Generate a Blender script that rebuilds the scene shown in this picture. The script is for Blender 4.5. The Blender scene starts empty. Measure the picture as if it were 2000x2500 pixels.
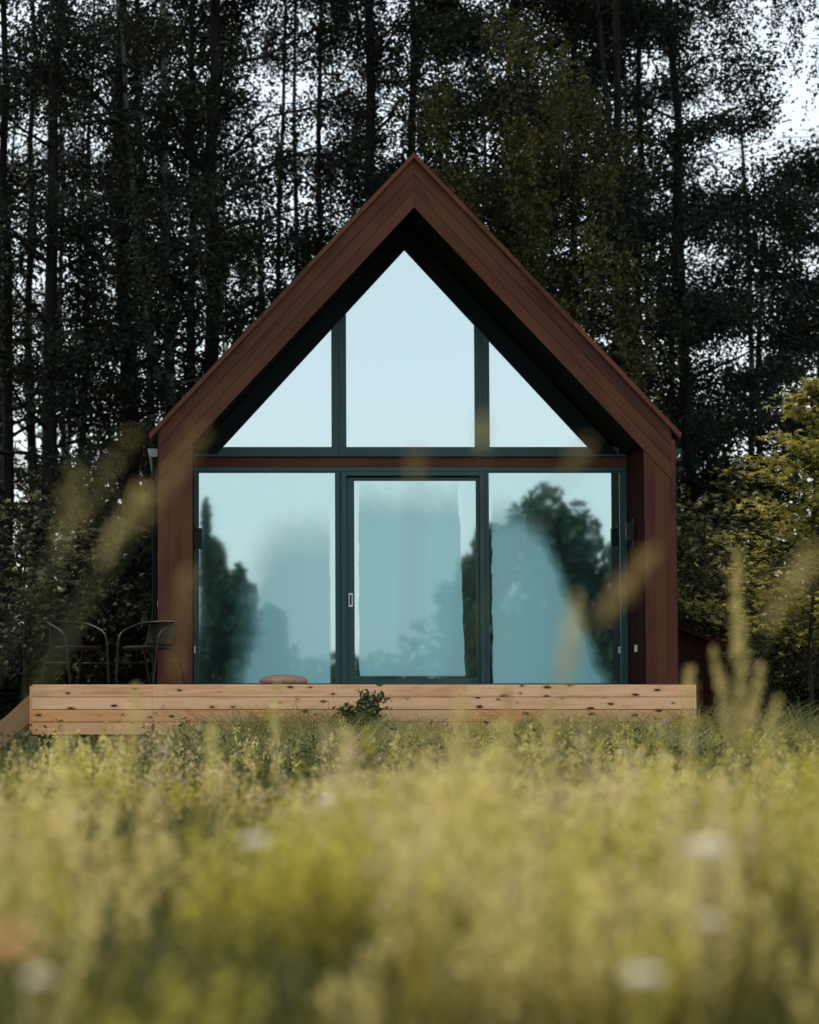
import bpy, math, random
import numpy as np
from mathutils import Vector, Matrix

R = math.radians
sc = bpy.context.scene
col = sc.collection
random.seed(7)

# ------------------------------------------------------------------ camera
CAM = Vector((-2.535, -32.0, 0.75))
LENS, SENSOR = 83.478, 24.0
PITCH = R(3.70)
SHX = 0.2665
cam_data = bpy.data.cameras.new('camera')
cam_data.sensor_fit = 'HORIZONTAL'
cam_data.sensor_width = SENSOR
cam_data.lens = LENS
cam_data.shift_x = SHX
cam_data.clip_start = 0.05
cam_data.clip_end = 2000.0
cam_data.dof.use_dof = True
cam_data.dof.focus_distance = 31.9
cam_data.dof.aperture_fstop = 1.5
cam = bpy.data.objects.new('camera', cam_data)
cam.location = CAM
cam.rotation_euler = (math.pi / 2 + PITCH, 0, 0)
col.objects.link(cam)
sc.camera = cam

# ------------------------------------------------------------------ sky, sun, exposure
SUN_AZ, SUN_EL = R(300), R(56)      # compass bearing of the sun seen from the scene (0 = +Y, 90 = +X)
world = bpy.data.worlds.new('World')
sc.world = world
world.use_nodes = True
wn, wl = world.node_tree.nodes, world.node_tree.links
wn.clear()
sky = wn.new('ShaderNodeTexSky')
sky.sky_type = 'NISHITA'
sky.sun_disc = False
sky.sun_elevation = SUN_EL
sky.sun_rotation = SUN_AZ
sky.altitude = 100
sky.air_density = 1.0
sky.dust_density = 1.0
sky.ozone_density = 1.2
bg = wn.new('ShaderNodeBackground')          # clear-sky glow above the cloud
bg.inputs['Strength'].default_value = 0.05
cl = wn.new('ShaderNodeBackground')          # thin, even, pale cloud cover
cl.inputs['Color'].default_value = (0.93, 1.0, 0.985, 1)
cl.inputs['Strength'].default_value = 0.72
ad = wn.new('ShaderNodeAddShader')
wo = wn.new('ShaderNodeOutputWorld')
wl.new(sky.outputs[0], bg.inputs[0])
wl.new(bg.outputs[0], ad.inputs[0])
wl.new(cl.outputs[0], ad.inputs[1])
wl.new(ad.outputs[0], wo.inputs[0])

sd = bpy.data.lights.new('sun', 'SUN')
sd.energy = 5.0
sd.angle = R(4)
sd.color = (1.0, 0.86, 0.62)
sun = bpy.data.objects.new('sun', sd)
sv = Vector((math.sin(SUN_AZ) * math.cos(SUN_EL), math.cos(SUN_AZ) * math.cos(SUN_EL), math.sin(SUN_EL)))
sun.rotation_euler = sv.to_track_quat('Z', 'Y').to_euler()
col.objects.link(sun)

vs = sc.view_settings
vs.view_transform = 'Standard'
vs.look = 'None'
vs.exposure = 0.25
vs.gamma = 1.0
sc.cycles.use_denoising = True
sc.cycles.max_bounces = 8
sc.cycles.diffuse_bounces = 3
sc.cycles.glossy_bounces = 4
sc.cycles.transmission_bounces = 4
sc.cycles.transparent_max_bounces = 12
sc.cycles.sample_clamp_indirect = 4.0
sc.cycles.caustics_reflective = False
sc.cycles.caustics_refractive = False


def P(px, py, Y):
    """a point of the photograph (2000 x 2500) at depth Y, as a world position"""
    ux = ((px - 1000) / 2000 + SHX) * SENSOR / LENS
    uy = ((1250 - py) / 2000) * SENSOR / LENS
    d = Vector((ux, math.cos(PITCH) - uy * math.sin(PITCH), math.sin(PITCH) + uy * math.cos(PITCH)))
    return CAM + d * ((Y - CAM.y) / d.y)


# ------------------------------------------------------------------ helpers
def setp(o, parent):
    if parent is not None:
        o.parent = parent


def tag(o, label=None, cat=None, group=None, kind=None):
    if label: o['label'] = label
    if cat: o['category'] = cat
    if group: o['group'] = group
    if kind: o['kind'] = kind
    return o


def empty(name, loc=(0, 0, 0), rz=0.0):
    o = bpy.data.objects.new(name, None)
    o.empty_display_size = 0.2
    o.location = loc
    o.rotation_euler = (0, 0, rz)
    col.objects.link(o)
    return o


def obj_from_mesh(name, me, mat, parent=None, loc=(0, 0, 0), rot=(0, 0, 0)):
    o = bpy.data.objects.new(name, me)
    if mat is not None and not me.materials:
        me.materials.append(mat)
    o.location = loc
    o.rotation_euler = rot
    setp(o, parent)
    col.objects.link(o)
    return o


class MB:
    def __init__(s):
        s.v = []; s.f = []

    def box(s, x0, x1, y0, y1, z0, z1, bev=0.0):
        if bev <= 0:
            b = len(s.v)
            s.v += [(x, y, z) for z in (z0, z1) for y in (y0, y1) for x in (x0, x1)]
            s.f += [tuple(b + i for i in q) for q in ((0, 2, 3, 1), (4, 5, 7, 6), (0, 1, 5, 4), (2, 6, 7, 3), (0, 4, 6, 2), (1, 3, 7, 5))]
            return s
        # chamfer the edges that run along the longest side
        d = (x1 - x0, y1 - y0, z1 - z0)
        ax = d.index(max(d))
        lo, hi = [x0, y0, z0], [x1, y1, z1]
        a, c = [i for i in range(3) if i != ax]
        prof = [(lo[a] + bev, lo[c]), (hi[a] - bev, lo[c]), (hi[a], lo[c] + bev), (hi[a], hi[c] - bev),
                (hi[a] - bev, hi[c]), (lo[a] + bev, hi[c]), (lo[a], hi[c] - bev), (lo[a], lo[c] + bev)]
        b = len(s.v)
        for e in (lo[ax], hi[ax]):
            for (p, q) in prof:
                w = [0, 0, 0]; w[ax] = e; w[a] = p; w[c] = q
                s.v.append(tuple(w))
        flip = (ax == 1)
        n = 8
        for i in range(n):
            j = (i + 1) % n
            q = (b + i, b + j, b + n + j, b + n + i)
            s.f.append(q[::-1] if flip else q)
        e0 = tuple(b + i for i in range(n)); e1 = tuple(b + n + i for i in range(n))
        s.f.append(e0 if flip else e0[::-1]); s.f.append(e1[::-1] if flip else e1)
        return s

    def prism(s, pts, y0, y1):
        """polygon in XZ pushed from y0 to y1"""
        n = len(pts); b = len(s.v)
        s.v += [(p[0], y0, p[1]) for p in pts] + [(p[0], y1, p[1]) for p in pts]
        s.f.append(tuple(b + i for i in range(n)))
        s.f.append(tuple(b + n + i for i in reversed(range(n))))
        for i in range(n):
            j = (i + 1) % n
            s.f.append((b + i, b + n + i, b + n + j, b + j))
        return s

    def tube(s, pts, rad, n=8, caps=True):
        pts = [Vector(p) for p in pts]
        rr = rad if isinstance(rad, (list, tuple)) else [rad] * len(pts)
        b = len(s.v); prev = None
        for i, p in enumerate(pts):
            t = (pts[min(i + 1, len(pts) - 1)] - pts[max(i - 1, 0)])
            t = t.normalized() if t.length > 1e-9 else Vector((0, 0, 1))
            if prev is None:
                u = t.cross(Vector((0.31, 0.17, 0.93)))
                if u.length < 0.05: u = t.cross(Vector((1, 0, 0)))
            else:
                u = prev - t * prev.dot(t)
            u.normalize(); prev = u; w = t.cross(u)
            for k in range(n):
                a = 2 * math.pi * k / n
                s.v.append(tuple(p + (u * math.cos(a) + w * math.sin(a)) * rr[i]))
        for i in range(len(pts) - 1):
            for k in range(n):
                k2 = (k + 1) % n
                s.f.append((b + i * n + k, b + i * n + k2, b + (i + 1) * n + k2, b + (i + 1) * n + k))
        if caps:
            s.f.append(tuple(b + k for k in reversed(range(n))))
            e = b + (len(pts) - 1) * n
            s.f.append(tuple(e + k for k in range(n)))
        return s

    def mesh(s, name, smooth=False):
        me = bpy.data.meshes.new(name)
        me.from_pydata(s.v, [], s.f)
        if smooth:
            me.polygons.foreach_set('use_smooth', [True] * len(me.polygons))
        me.update()
        return me

    def build(s, name, mat, parent=None, loc=(0, 0, 0), rot=(0, 0, 0), smooth=False):
        return obj_from_mesh(name, s.mesh(name, smooth), mat, parent, loc, rot)


def np_mesh(name, verts, faces_list, smooth=False):
    """faces_list: list of int arrays (n, k)"""
    me = bpy.data.meshes.new(name)
    verts = np.asarray(verts, dtype=np.float32).reshape(-1, 3)
    me.vertices.add(len(verts))
    me.vertices.foreach_set('co', verts.ravel())
    idx = np.concatenate([f.ravel() for f in faces_list]).astype(np.int32)
    tot = np.concatenate([np.full(len(f), f.shape[1], dtype=np.int32) for f in faces_list])
    start = np.concatenate([[0], np.cumsum(tot)[:-1]]).astype(np.int32)
    me.loops.add(len(idx))
    me.loops.foreach_set('vertex_index', idx)
    me.polygons.add(len(tot))
    me.polygons.foreach_set('loop_start', start)
    me.polygons.foreach_set('loop_total', tot)
    if smooth:
        me.polygons.foreach_set('use_smooth', np.ones(len(tot), dtype=bool))
    me.update(calc_edges=True)
    return me


# ------------------------------------------------------------------ materials
class NT:
    def __init__(s, name):
        s.m = bpy.data.materials.new(name)
        s.m.use_nodes = True
        s.t = s.m.node_tree
        s.t.nodes.clear()
        s.out = s.t.nodes.new('ShaderNodeOutputMaterial')

    def n(s, kind, **kw):
        nd = s.t.nodes.new(kind)
        for k, v in kw.items():
            if k.startswith('i_'):
                nd.inputs[k[2:].replace('_', ' ')].default_value = v
            else:
                setattr(nd, k, v)
        return nd

    def l(s, a, b):
        s.t.links.new(a, b)

    def math(s, op, a, b=None, clamp=False):
        nd = s.t.nodes.new('ShaderNodeMath'); nd.operation = op; nd.use_clamp = clamp
        for i, x in enumerate((a, b)):
            if x is None: continue
            if isinstance(x, (int, float)): nd.inputs[i].default_value = x
            else: s.l(x, nd.inputs[i])
        return nd.outputs[0]

    def ss(s, x, lo, hi):
        nd = s.t.nodes.new('ShaderNodeMapRange'); nd.interpolation_type = 'SMOOTHSTEP'
        s.l(x, nd.inputs[0])
        nd.inputs[1].default_value = lo; nd.inputs[2].default_value = hi
        return nd.outputs[0]

    def ramp(s, fac, stops):
        nd = s.t.nodes.new('ShaderNodeValToRGB')
        cr = nd.color_ramp
        while len(cr.elements) < len(stops): cr.elements.new(0.5)
        for e, (p, c) in zip(cr.elements, stops):
            e.position = p; e.color = (*c, 1)
        s.l(fac, nd.inputs[0])
        return nd.outputs[0]

    def mix(s, fac, a, b, mode='MIX'):
        nd = s.t.nodes.new('ShaderNodeMix'); nd.data_type = 'RGBA'; nd.blend_type = mode
        for sock, x in ((nd.inputs[0], fac), (nd.inputs[6], a), (nd.inputs[7], b)):
            if isinstance(x, (int, float)): sock.default_value = x
            elif isinstance(x, tuple): sock.default_value = (*x, 1)
            else: s.l(x, sock)
        return nd.outputs[2]

    def surf(s, x):
        s.l(x, s.out.inputs[0])
        return s.m


def wood(name, c0, c1, rough=0.65, knots=0.0, knot_col=(0.09, 0.045, 0.02), grain=1.0, stain=None, stain_amt=1.0, spec=0.3):
    """grain along local X; every plank gets its own figure from its object random"""
    g = NT(name)
    tc = g.n('ShaderNodeTexCoord')
    oi = g.n('ShaderNodeObjectInfo')
    off = g.n('ShaderNodeVectorMath', operation='SCALE'); off.inputs[0].default_value = (37.0, 11.0, 23.0)
    g.l(oi.outputs['Random'], off.inputs['Scale'])
    add = g.n('ShaderNodeVectorMath', operation='ADD')
    g.l(tc.outputs['Object'], add.inputs[0]); g.l(off.outputs[0], add.inputs[1])
    mp = g.n('ShaderNodeMapping'); mp.inputs['Scale'].default_value = (1.1, 22.0, 22.0)
    g.l(add.outputs[0], mp.inputs[0])
    n1 = g.n('ShaderNodeTexNoise', i_Scale=1.6, i_Detail=6.0, i_Roughness=0.6, i_Distortion=0.6)
    g.l(mp.outputs[0], n1.inputs[0])
    mp2 = g.n('ShaderNodeMapping'); mp2.inputs['Scale'].default_value = (0.9, 3.0, 3.0)
    g.l(add.outputs[0], mp2.inputs[0])
    n2 = g.n('ShaderNodeTexNoise', i_Scale=1.3, i_Detail=3.0)
    g.l(mp2.outputs[0], n2.inputs[0])
    f = g.math('ADD', g.math('MULTIPLY', n1.outputs[0], 0.75 * grain), g.math('MULTIPLY', n2.outputs[0], 0.55))
    f = g.math('ADD', f, g.math('MULTIPLY', g.math('SUBTRACT', oi.outputs['Random'], 0.5), 0.34))
    c = g.ramp(f, [(0.38, c0), (0.86, c1)])
    if stain:
        n3 = g.n('ShaderNodeTexNoise', i_Scale=0.9, i_Detail=2.0)
        g.l(mp2.outputs[0], n3.inputs[0])
        c = g.mix(g.math('MULTIPLY', g.ss(n3.outputs[0], 0.42, 0.62), stain_amt), c, stain)
    h = n1.outputs[0]
    if knots > 0:
        mk = g.n('ShaderNodeMapping'); mk.inputs['Scale'].default_value = (4.2, 10.0, 10.0)
        g.l(add.outputs[0], mk.inputs[0])
        sx = g.n('ShaderNodeSeparateXYZ'); g.l(mk.outputs[0], sx.inputs[0])
        cx = g.n('ShaderNodeCombineXYZ'); g.l(sx.outputs[0], cx.inputs[0]); g.l(sx.outputs[2], cx.inputs[1])
        nw = g.n('ShaderNodeTexNoise', i_Scale=7.0, i_Detail=2.0); g.l(cx.outputs[0], nw.inputs[0])
        wv = g.n('ShaderNodeVectorMath', operation='SCALE'); wv.inputs['Scale'].default_value = 0.16
        g.l(nw.outputs['Color'], wv.inputs[0])
        aw = g.n('ShaderNodeVectorMath', operation='ADD'); g.l(cx.outputs[0], aw.inputs[0]); g.l(wv.outputs[0], aw.inputs[1])
        vo = g.n('ShaderNodeTexVoronoi', voronoi_dimensions='2D', feature='F1', i_Scale=1.0, i_Randomness=1.0)
        g.l(aw.outputs[0], vo.inputs['Vector'])
        sep = g.n('ShaderNodeSeparateColor'); g.l(vo.outputs['Color'], sep.inputs[0])
        size = g.math('MULTIPLY', g.math('SUBTRACT', sep.outputs[0], 1.0 - knots), 0.40)
        d = g.math('SUBTRACT', size, vo.outputs['Distance'])
        core = g.ss(d, -0.012, 0.045)
        halo = g.ss(d, -0.22, 0.03)
        has = g.math('GREATER_THAN', sep.outputs[0], 1.0 - knots)
        c = g.mix(g.math('MULTIPLY', g.math('MULTIPLY', halo, has), 0.35), c, (0.45, 0.23, 0.10))
        c = g.mix(g.math('MULTIPLY', core, has), c, knot_col)
    b = g.n('ShaderNodeBsdfPrincipled', i_Roughness=rough)
    b.inputs['Specular IOR Level'].default_value = spec
    g.l(c, b.inputs['Base Color'])
    bp = g.n('ShaderNodeBump', i_Strength=0.25, i_Distance=0.004)
    g.l(h, bp.inputs['Height']); g.l(bp.outputs[0], b.inputs['Normal'])
    return g.surf(b.outputs[0])


def plain(name, c, rough=0.5, metal=0.0, var=0.25, scale=14.0, spec=0.4):
    g = NT(name)
    tc = g.n('ShaderNodeTexCoord')
    n = g.n('ShaderNodeTexNoise', i_Scale=scale, i_Detail=5.0, i_Roughness=0.65)
    g.l(tc.outputs['Object'], n.inputs[0])
    cc = g.ramp(n.outputs[0], [(0.3, tuple(x * (1 - var) for x in c)), (0.7, tuple(min(1, x * (1 + var)) for x in c))])
    b = g.n('ShaderNodeBsdfPrincipled', i_Roughness=rough, i_Metallic=metal)
    b.inputs['Specular IOR Level'].default_value = spec
    g.l(cc, b.inputs['Base Color'])
    r = g.math('ADD', g.math('MULTIPLY', n.outputs[0], 0.25), rough - 0.12)
    g.l(r, b.inputs['Roughness'])
    return g.surf(b.outputs[0])


def leafy(name, stops, trans=0.4, spec=0.25, rough=0.55, patch=0.0, patch_col=None, patch_scale=0.6):
    """leaf material: each leaf picks its tone, light passes through"""
    g = NT(name)
    ge = g.n('ShaderNodeNewGeometry')
    c = g.ramp(ge.outputs['Random Per Island'], stops)
    if patch > 0:
        tc = g.n('ShaderNodeTexCoord')
        n = g.n('ShaderNodeTexNoise', i_Scale=patch_scale, i_Detail=3.0)
        g.l(tc.outputs['Object'], n.inputs[0])
        c = g.mix(g.math('MULTIPLY', g.ss(n.outputs[0], 0.40, 0.66), patch), c, patch_col)
    d = g.n('ShaderNodeBsdfPrincipled', i_Roughness=rough)
    d.inputs['Specular IOR Level'].default_value = spec
    g.l(c, d.inputs['Base Color'])
    t = g.n('ShaderNodeBsdfTranslucent'); g.l(c, t.inputs[0])
    m = g.n('ShaderNodeMixShader'); m.inputs[0].default_value = trans
    g.l(d.outputs[0], m.inputs[1]); g.l(t.outputs[0], m.inputs[2])
    return g.surf(m.outputs[0])


def bark(name, c0, c1, mark=None):
    g = NT(name)
    tc = g.n('ShaderNodeTexCoord')
    mp = g.n('ShaderNodeMapping'); mp.inputs['Scale'].default_value = (9, 9, 1.6)
    g.l(tc.outputs['Object'], mp.inputs[0])
    n = g.n('ShaderNodeTexNoise', i_Scale=1.4, i_Detail=6.0, i_Roughness=0.7)
    g.l(mp.outputs[0], n.inputs[0])
    c = g.ramp(n.outputs[0], [(0.35, c0), (0.68, c1)])
    if mark:
        mp2 = g.n('ShaderNodeMapping'); mp2.inputs['Scale'].default_value = (2.2, 2.2, 4.5)
        g.l(tc.outputs['Object'], mp2.inputs[0])
        n2 = g.n('ShaderNodeTexNoise', i_Scale=1.0, i_Detail=4.0)
        g.l(mp2.outputs[0], n2.inputs[0])
        c = g.mix(g.ss(n2.outputs[0], 0.5, 0.6), c, mark)
    b = g.n('ShaderNodeBsdfPrincipled', i_Roughness=0.9)
    b.inputs['Specular IOR Level'].default_value = 0.1
    g.l(c, b.inputs['Base Color'])
    bp = g.n('ShaderNodeBump', i_Strength=0.5, i_Distance=0.02)
    g.l(n.outputs[0], bp.inputs['Height']); g.l(bp.outputs[0], b.inputs['Normal'])
    return g.surf(b.outputs[0])


def glass(name, w=1.0, h=1.0, fog=None, refl=0.62, wave=0.0):
    """coated pane; fog = (left0, left1, soft, right0, right1, soft, bottom, top_lo, top_hi, amount): where breath-like condensation sits on it"""
    g = NT(name)
    tc = g.n('ShaderNodeTexCoord')
    gl = g.n('ShaderNodeBsdfGlossy', i_Roughness=0.0 if not fog else 0.02)
    gl.inputs['Color'].default_value = (0.80, 0.92, 0.95, 1) if not fog else (0.70, 0.89, 0.93, 1)
    if wave > 0:
        mpw = g.n('ShaderNodeMapping'); mpw.inputs['Scale'].default_value = (1.1, 1.0, 0.8)
        g.l(tc.outputs['Object'], mpw.inputs[0])
        nw = g.n('ShaderNodeTexNoise', i_Scale=1.2, i_Detail=1.0)
        g.l(mpw.outputs[0], nw.inputs[0])
        bp = g.n('ShaderNodeBump', i_Strength=1.0, i_Distance=wave)
        g.l(nw.outputs[0], bp.inputs['Height']); g.l(bp.outputs[0], gl.inputs['Normal'])
    tr = g.n('ShaderNodeBsdfTransparent'); tr.inputs[0].default_value = (0.30, 0.48, 0.48, 1)
    base = tr.outputs[0]
    k = refl
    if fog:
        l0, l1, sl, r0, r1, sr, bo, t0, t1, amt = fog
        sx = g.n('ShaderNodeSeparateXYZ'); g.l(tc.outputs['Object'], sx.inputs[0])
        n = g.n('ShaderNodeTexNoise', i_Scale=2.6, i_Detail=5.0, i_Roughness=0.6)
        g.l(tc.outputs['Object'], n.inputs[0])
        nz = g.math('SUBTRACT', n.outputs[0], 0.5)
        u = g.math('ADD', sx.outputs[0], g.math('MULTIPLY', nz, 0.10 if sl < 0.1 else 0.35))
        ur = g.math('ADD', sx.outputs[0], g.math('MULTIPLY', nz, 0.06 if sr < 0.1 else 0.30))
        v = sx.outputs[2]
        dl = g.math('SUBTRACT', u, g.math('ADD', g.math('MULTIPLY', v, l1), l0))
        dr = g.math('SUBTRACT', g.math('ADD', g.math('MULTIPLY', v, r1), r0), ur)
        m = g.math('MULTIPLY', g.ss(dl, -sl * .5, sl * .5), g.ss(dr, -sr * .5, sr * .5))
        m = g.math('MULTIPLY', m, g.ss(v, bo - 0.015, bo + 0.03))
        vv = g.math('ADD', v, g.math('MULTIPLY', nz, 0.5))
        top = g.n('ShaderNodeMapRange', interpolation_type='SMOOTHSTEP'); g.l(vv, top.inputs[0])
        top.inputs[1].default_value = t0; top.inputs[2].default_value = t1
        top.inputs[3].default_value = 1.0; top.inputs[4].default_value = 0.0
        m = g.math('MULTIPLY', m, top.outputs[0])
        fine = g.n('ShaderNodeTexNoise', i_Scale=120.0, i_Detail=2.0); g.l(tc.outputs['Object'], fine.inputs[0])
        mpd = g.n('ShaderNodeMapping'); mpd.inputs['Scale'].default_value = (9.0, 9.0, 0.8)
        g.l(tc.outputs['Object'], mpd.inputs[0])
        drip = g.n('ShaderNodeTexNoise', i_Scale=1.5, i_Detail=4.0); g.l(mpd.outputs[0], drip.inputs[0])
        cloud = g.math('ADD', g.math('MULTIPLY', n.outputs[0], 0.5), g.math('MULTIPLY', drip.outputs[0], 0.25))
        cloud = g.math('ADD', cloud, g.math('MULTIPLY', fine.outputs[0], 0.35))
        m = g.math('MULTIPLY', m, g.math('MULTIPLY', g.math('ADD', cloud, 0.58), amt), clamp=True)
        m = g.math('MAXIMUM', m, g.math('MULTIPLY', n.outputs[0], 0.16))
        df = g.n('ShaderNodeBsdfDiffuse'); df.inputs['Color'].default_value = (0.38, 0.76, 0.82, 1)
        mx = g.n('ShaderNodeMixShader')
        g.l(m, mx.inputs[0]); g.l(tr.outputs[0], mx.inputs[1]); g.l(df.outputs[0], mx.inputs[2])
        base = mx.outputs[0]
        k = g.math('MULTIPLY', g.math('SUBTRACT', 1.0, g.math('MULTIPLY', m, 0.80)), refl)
    ms = g.n('ShaderNodeMixShader')
    if isinstance(k, float): ms.inputs[0].default_value = k
    else: g.l(k, ms.inputs[0])
    g.l(base, ms.inputs[1]); g.l(gl.outputs[0], ms.inputs[2])
    return g.surf(ms.outputs[0])


M = {}
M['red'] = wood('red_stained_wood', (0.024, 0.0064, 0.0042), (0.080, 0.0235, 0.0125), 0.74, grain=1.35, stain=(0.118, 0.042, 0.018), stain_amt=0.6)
M['red_dark'] = wood('dark_shaded_red_stained_wood', (0.013, 0.0042, 0.0034), (0.028, 0.0085, 0.0062), 0.9, spec=0.08)  # porch lining: recess shade put into the darker red; lean-to boards share it
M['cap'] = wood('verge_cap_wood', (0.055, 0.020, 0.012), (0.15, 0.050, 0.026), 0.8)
M['soffit'] = wood('shade_dark_soffit_boards', (0.004, 0.004, 0.004), (0.011, 0.009, 0.008), 0.9, spec=0.05)  # shade under the overhang put into the near-black colour
M['pine_pale'] = wood('pale_pine', (0.58, 0.235, 0.09), (0.92, 0.545, 0.315), 0.7, knots=0.48, grain=1.3)
M['pine_orange'] = wood('orange_pine', (0.58, 0.22, 0.06), (0.84, 0.44, 0.19), 0.65, knots=0.48, grain=1.3, stain=(0.78, 0.50, 0.31), stain_amt=0.6)
M['pine_brown'] = wood('weathered_pine', (0.22, 0.12, 0.06), (0.33, 0.19, 0.10), 0.8, knots=0.3)
M['frame'] = plain('teal_grey_metal', (0.016, 0.066, 0.072), 0.42, 0.0, 0.10, 30.0)
M['frame_dark'] = plain('dark_teal_metal', (0.0020, 0.0085, 0.0105), 0.6, 0.0, 0.12, 30.0, 0.12)
M['steel'] = plain('brushed_steel', (0.72, 0.76, 0.78), 0.38, 0.6, 0.1, 60.0)
M['white'] = plain('white_plastic', (0.62, 0.66, 0.68), 0.45, 0.0, 0.06)
M['black'] = plain('black_metal', (0.008, 0.009, 0.010), 0.55, 0.0, 0.2)
M['roof'] = plain('dark_roofing', (0.03, 0.03, 0.032), 0.8)
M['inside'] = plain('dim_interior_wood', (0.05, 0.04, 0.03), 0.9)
M['zinc'] = plain('zinc', (0.30, 0.34, 0.35), 0.5, 0.5, 0.15)
M['chair_metal'] = plain('dull_chair_tube', (0.010, 0.0096, 0.0078), 0.5, 0.0, 0.2, 14.0, 0.2)
M['earth'] = None

# weave for the chairs
g = NT('brown_weave')
tc = g.n('ShaderNodeTexCoord')
w1 = g.n('ShaderNodeTexWave', i_Scale=22.0, i_Distortion=0.3); w1.bands_direction = 'Z'
w2 = g.n('ShaderNodeTexWave', i_Scale=22.0, i_Distortion=0.3); w2.bands_direction = 'Y'
g.l(tc.outputs['Object'], w1.inputs[0]); g.l(tc.outputs['Object'], w2.inputs[0])
mm = g.math('MULTIPLY', w1.outputs['Fac'], w2.outputs['Fac'])
cc = g.ramp(mm, [(0.0, (0.004, 0.003, 0.0025)), (0.7, (0.017, 0.012, 0.010))])
b = g.n('ShaderNodeBsdfPrincipled', i_Roughness=0.7); b.inputs['Specular IOR Level'].default_value = 0.12; g.l(cc, b.inputs['Base Color'])
bp = g.n('ShaderNodeBump', i_Strength=0.6, i_Distance=0.004); g.l(mm, bp.inputs['Height']); g.l(bp.outputs[0], b.inputs['Normal'])
M['weave'] = g.surf(b.outputs[0])

# woven pouf
g = NT('pink_straw_weave')
tc = g.n('ShaderNodeTexCoord')
w1 = g.n('ShaderNodeTexVoronoi', i_Scale=60.0); g.l(tc.outputs['Object'], w1.inputs['Vector'])
cc = g.ramp(w1.outputs['Distance'], [(0.1, (0.62, 0.40, 0.30)), (0.6, (0.30, 0.17, 0.13))])
b = g.n('ShaderNodeBsdfPrincipled', i_Roughness=0.85); g.l(cc, b.inputs['Base Color'])
bp = g.n('ShaderNodeBump', i_Strength=0.6, i_Distance=0.006, invert=True); g.l(w1.outputs['Distance'], bp.inputs['Height']); g.l(bp.outputs[0], b.inputs['Normal'])
M['straw'] = g.surf(b.outputs[0])

# earth below the meadow
g = NT('meadow_earth')
tc = g.n('ShaderNodeTexCoord')
n = g.n('ShaderNodeTexNoise', i_Scale=1.2, i_Detail=8.0, i_Roughness=0.7); g.l(tc.outputs['Object'], n.inputs[0])
cc = g.ramp(n.outputs[0], [(0.3, (0.022, 0.026, 0.010)), (0.55, (0.055, 0.058, 0.020)), (0.75, (0.11, 0.095, 0.045))])
b = g.n('ShaderNodeBsdfPrincipled', i_Roughness=0.95); g.l(cc, b.inputs['Base Color'])
bp = g.n('ShaderNodeBump', i_Strength=0.8, i_Distance=0.08); g.l(n.outputs[0], bp.inputs['Height']); g.l(bp.outputs[0], b.inputs['Normal'])
M['earth'] = g.surf(b.outputs[0])

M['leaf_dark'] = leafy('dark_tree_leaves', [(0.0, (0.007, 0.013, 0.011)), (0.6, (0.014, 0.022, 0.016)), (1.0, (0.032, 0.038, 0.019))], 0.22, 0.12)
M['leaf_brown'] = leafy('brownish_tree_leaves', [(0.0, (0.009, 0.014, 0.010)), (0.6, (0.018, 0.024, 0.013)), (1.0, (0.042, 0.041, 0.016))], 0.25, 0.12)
M['leaf_olive'] = leafy('olive_birch_leaves', [(0.0, (0.026, 0.030, 0.011)), (0.6, (0.056, 0.056, 0.018)), (1.0, (0.100, 0.088, 0.028))], 0.36, 0.15)
M['leaf_line'] = leafy('meadow_edge_leaves', [(0.0, (0.014, 0.042, 0.026)), (1.0, (0.040, 0.095, 0.055))], 0.35, 0.12)
M['leaf_shrub'] = leafy('shrub_leaves', [(0.0, (0.012, 0.016, 0.007)), (0.6, (0.030, 0.034, 0.011)), (1.0, (0.066, 0.064, 0.020))], 0.28, 0.15)
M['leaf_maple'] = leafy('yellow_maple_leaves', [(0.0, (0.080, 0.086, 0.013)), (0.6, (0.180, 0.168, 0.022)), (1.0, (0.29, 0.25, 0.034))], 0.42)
M['leaf_weed'] = leafy('weed_leaves', [(0.0, (0.022, 0.034, 0.014)), (0.6, (0.050, 0.066, 0.024)), (1.0, (0.11, 0.12, 0.045))], 0.3)
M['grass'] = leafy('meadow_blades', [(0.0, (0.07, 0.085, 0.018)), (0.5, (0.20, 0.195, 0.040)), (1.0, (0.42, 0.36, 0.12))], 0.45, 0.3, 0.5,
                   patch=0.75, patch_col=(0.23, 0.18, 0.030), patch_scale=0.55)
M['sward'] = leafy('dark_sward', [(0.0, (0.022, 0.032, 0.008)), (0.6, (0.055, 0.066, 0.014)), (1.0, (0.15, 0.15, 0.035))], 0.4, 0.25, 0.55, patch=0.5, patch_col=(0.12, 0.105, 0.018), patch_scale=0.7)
M['grass_deck'] = leafy('grass_by_deck', [(0.0, (0.055, 0.075, 0.025)), (0.55, (0.12, 0.14, 0.045)), (0.9, (0.22, 0.22, 0.09)), (1.0, (0.45, 0.43, 0.25))], 0.4, 0.4, 0.45,
                        patch=0.6, patch_col=(0.26, 0.23, 0.05), patch_scale=0.9)
M['seed'] = leafy('straw_seed_heads', [(0.0, (0.36, 0.31, 0.10)), (0.5, (0.60, 0.52, 0.20)), (1.0, (0.82, 0.74, 0.36))], 0.5, 0.2, 0.6,
                  patch=0.6, patch_col=(0.42, 0.30, 0.17), patch_scale=0.7)
M['seed_amber'] = leafy('amber_seed_heads', [(0.0, (0.26, 0.18, 0.07)), (0.5, (0.42, 0.30, 0.12)), (1.0, (0.56, 0.42, 0.19))], 0.45, 0.2, 0.6)
M['seed_yellow'] = leafy('yellow_green_plumes', [(0.0, (0.22, 0.21, 0.03)), (0.5, (0.40, 0.36, 0.06)), (1.0, (0.56, 0.50, 0.12))], 0.5, 0.2, 0.6)
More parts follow.
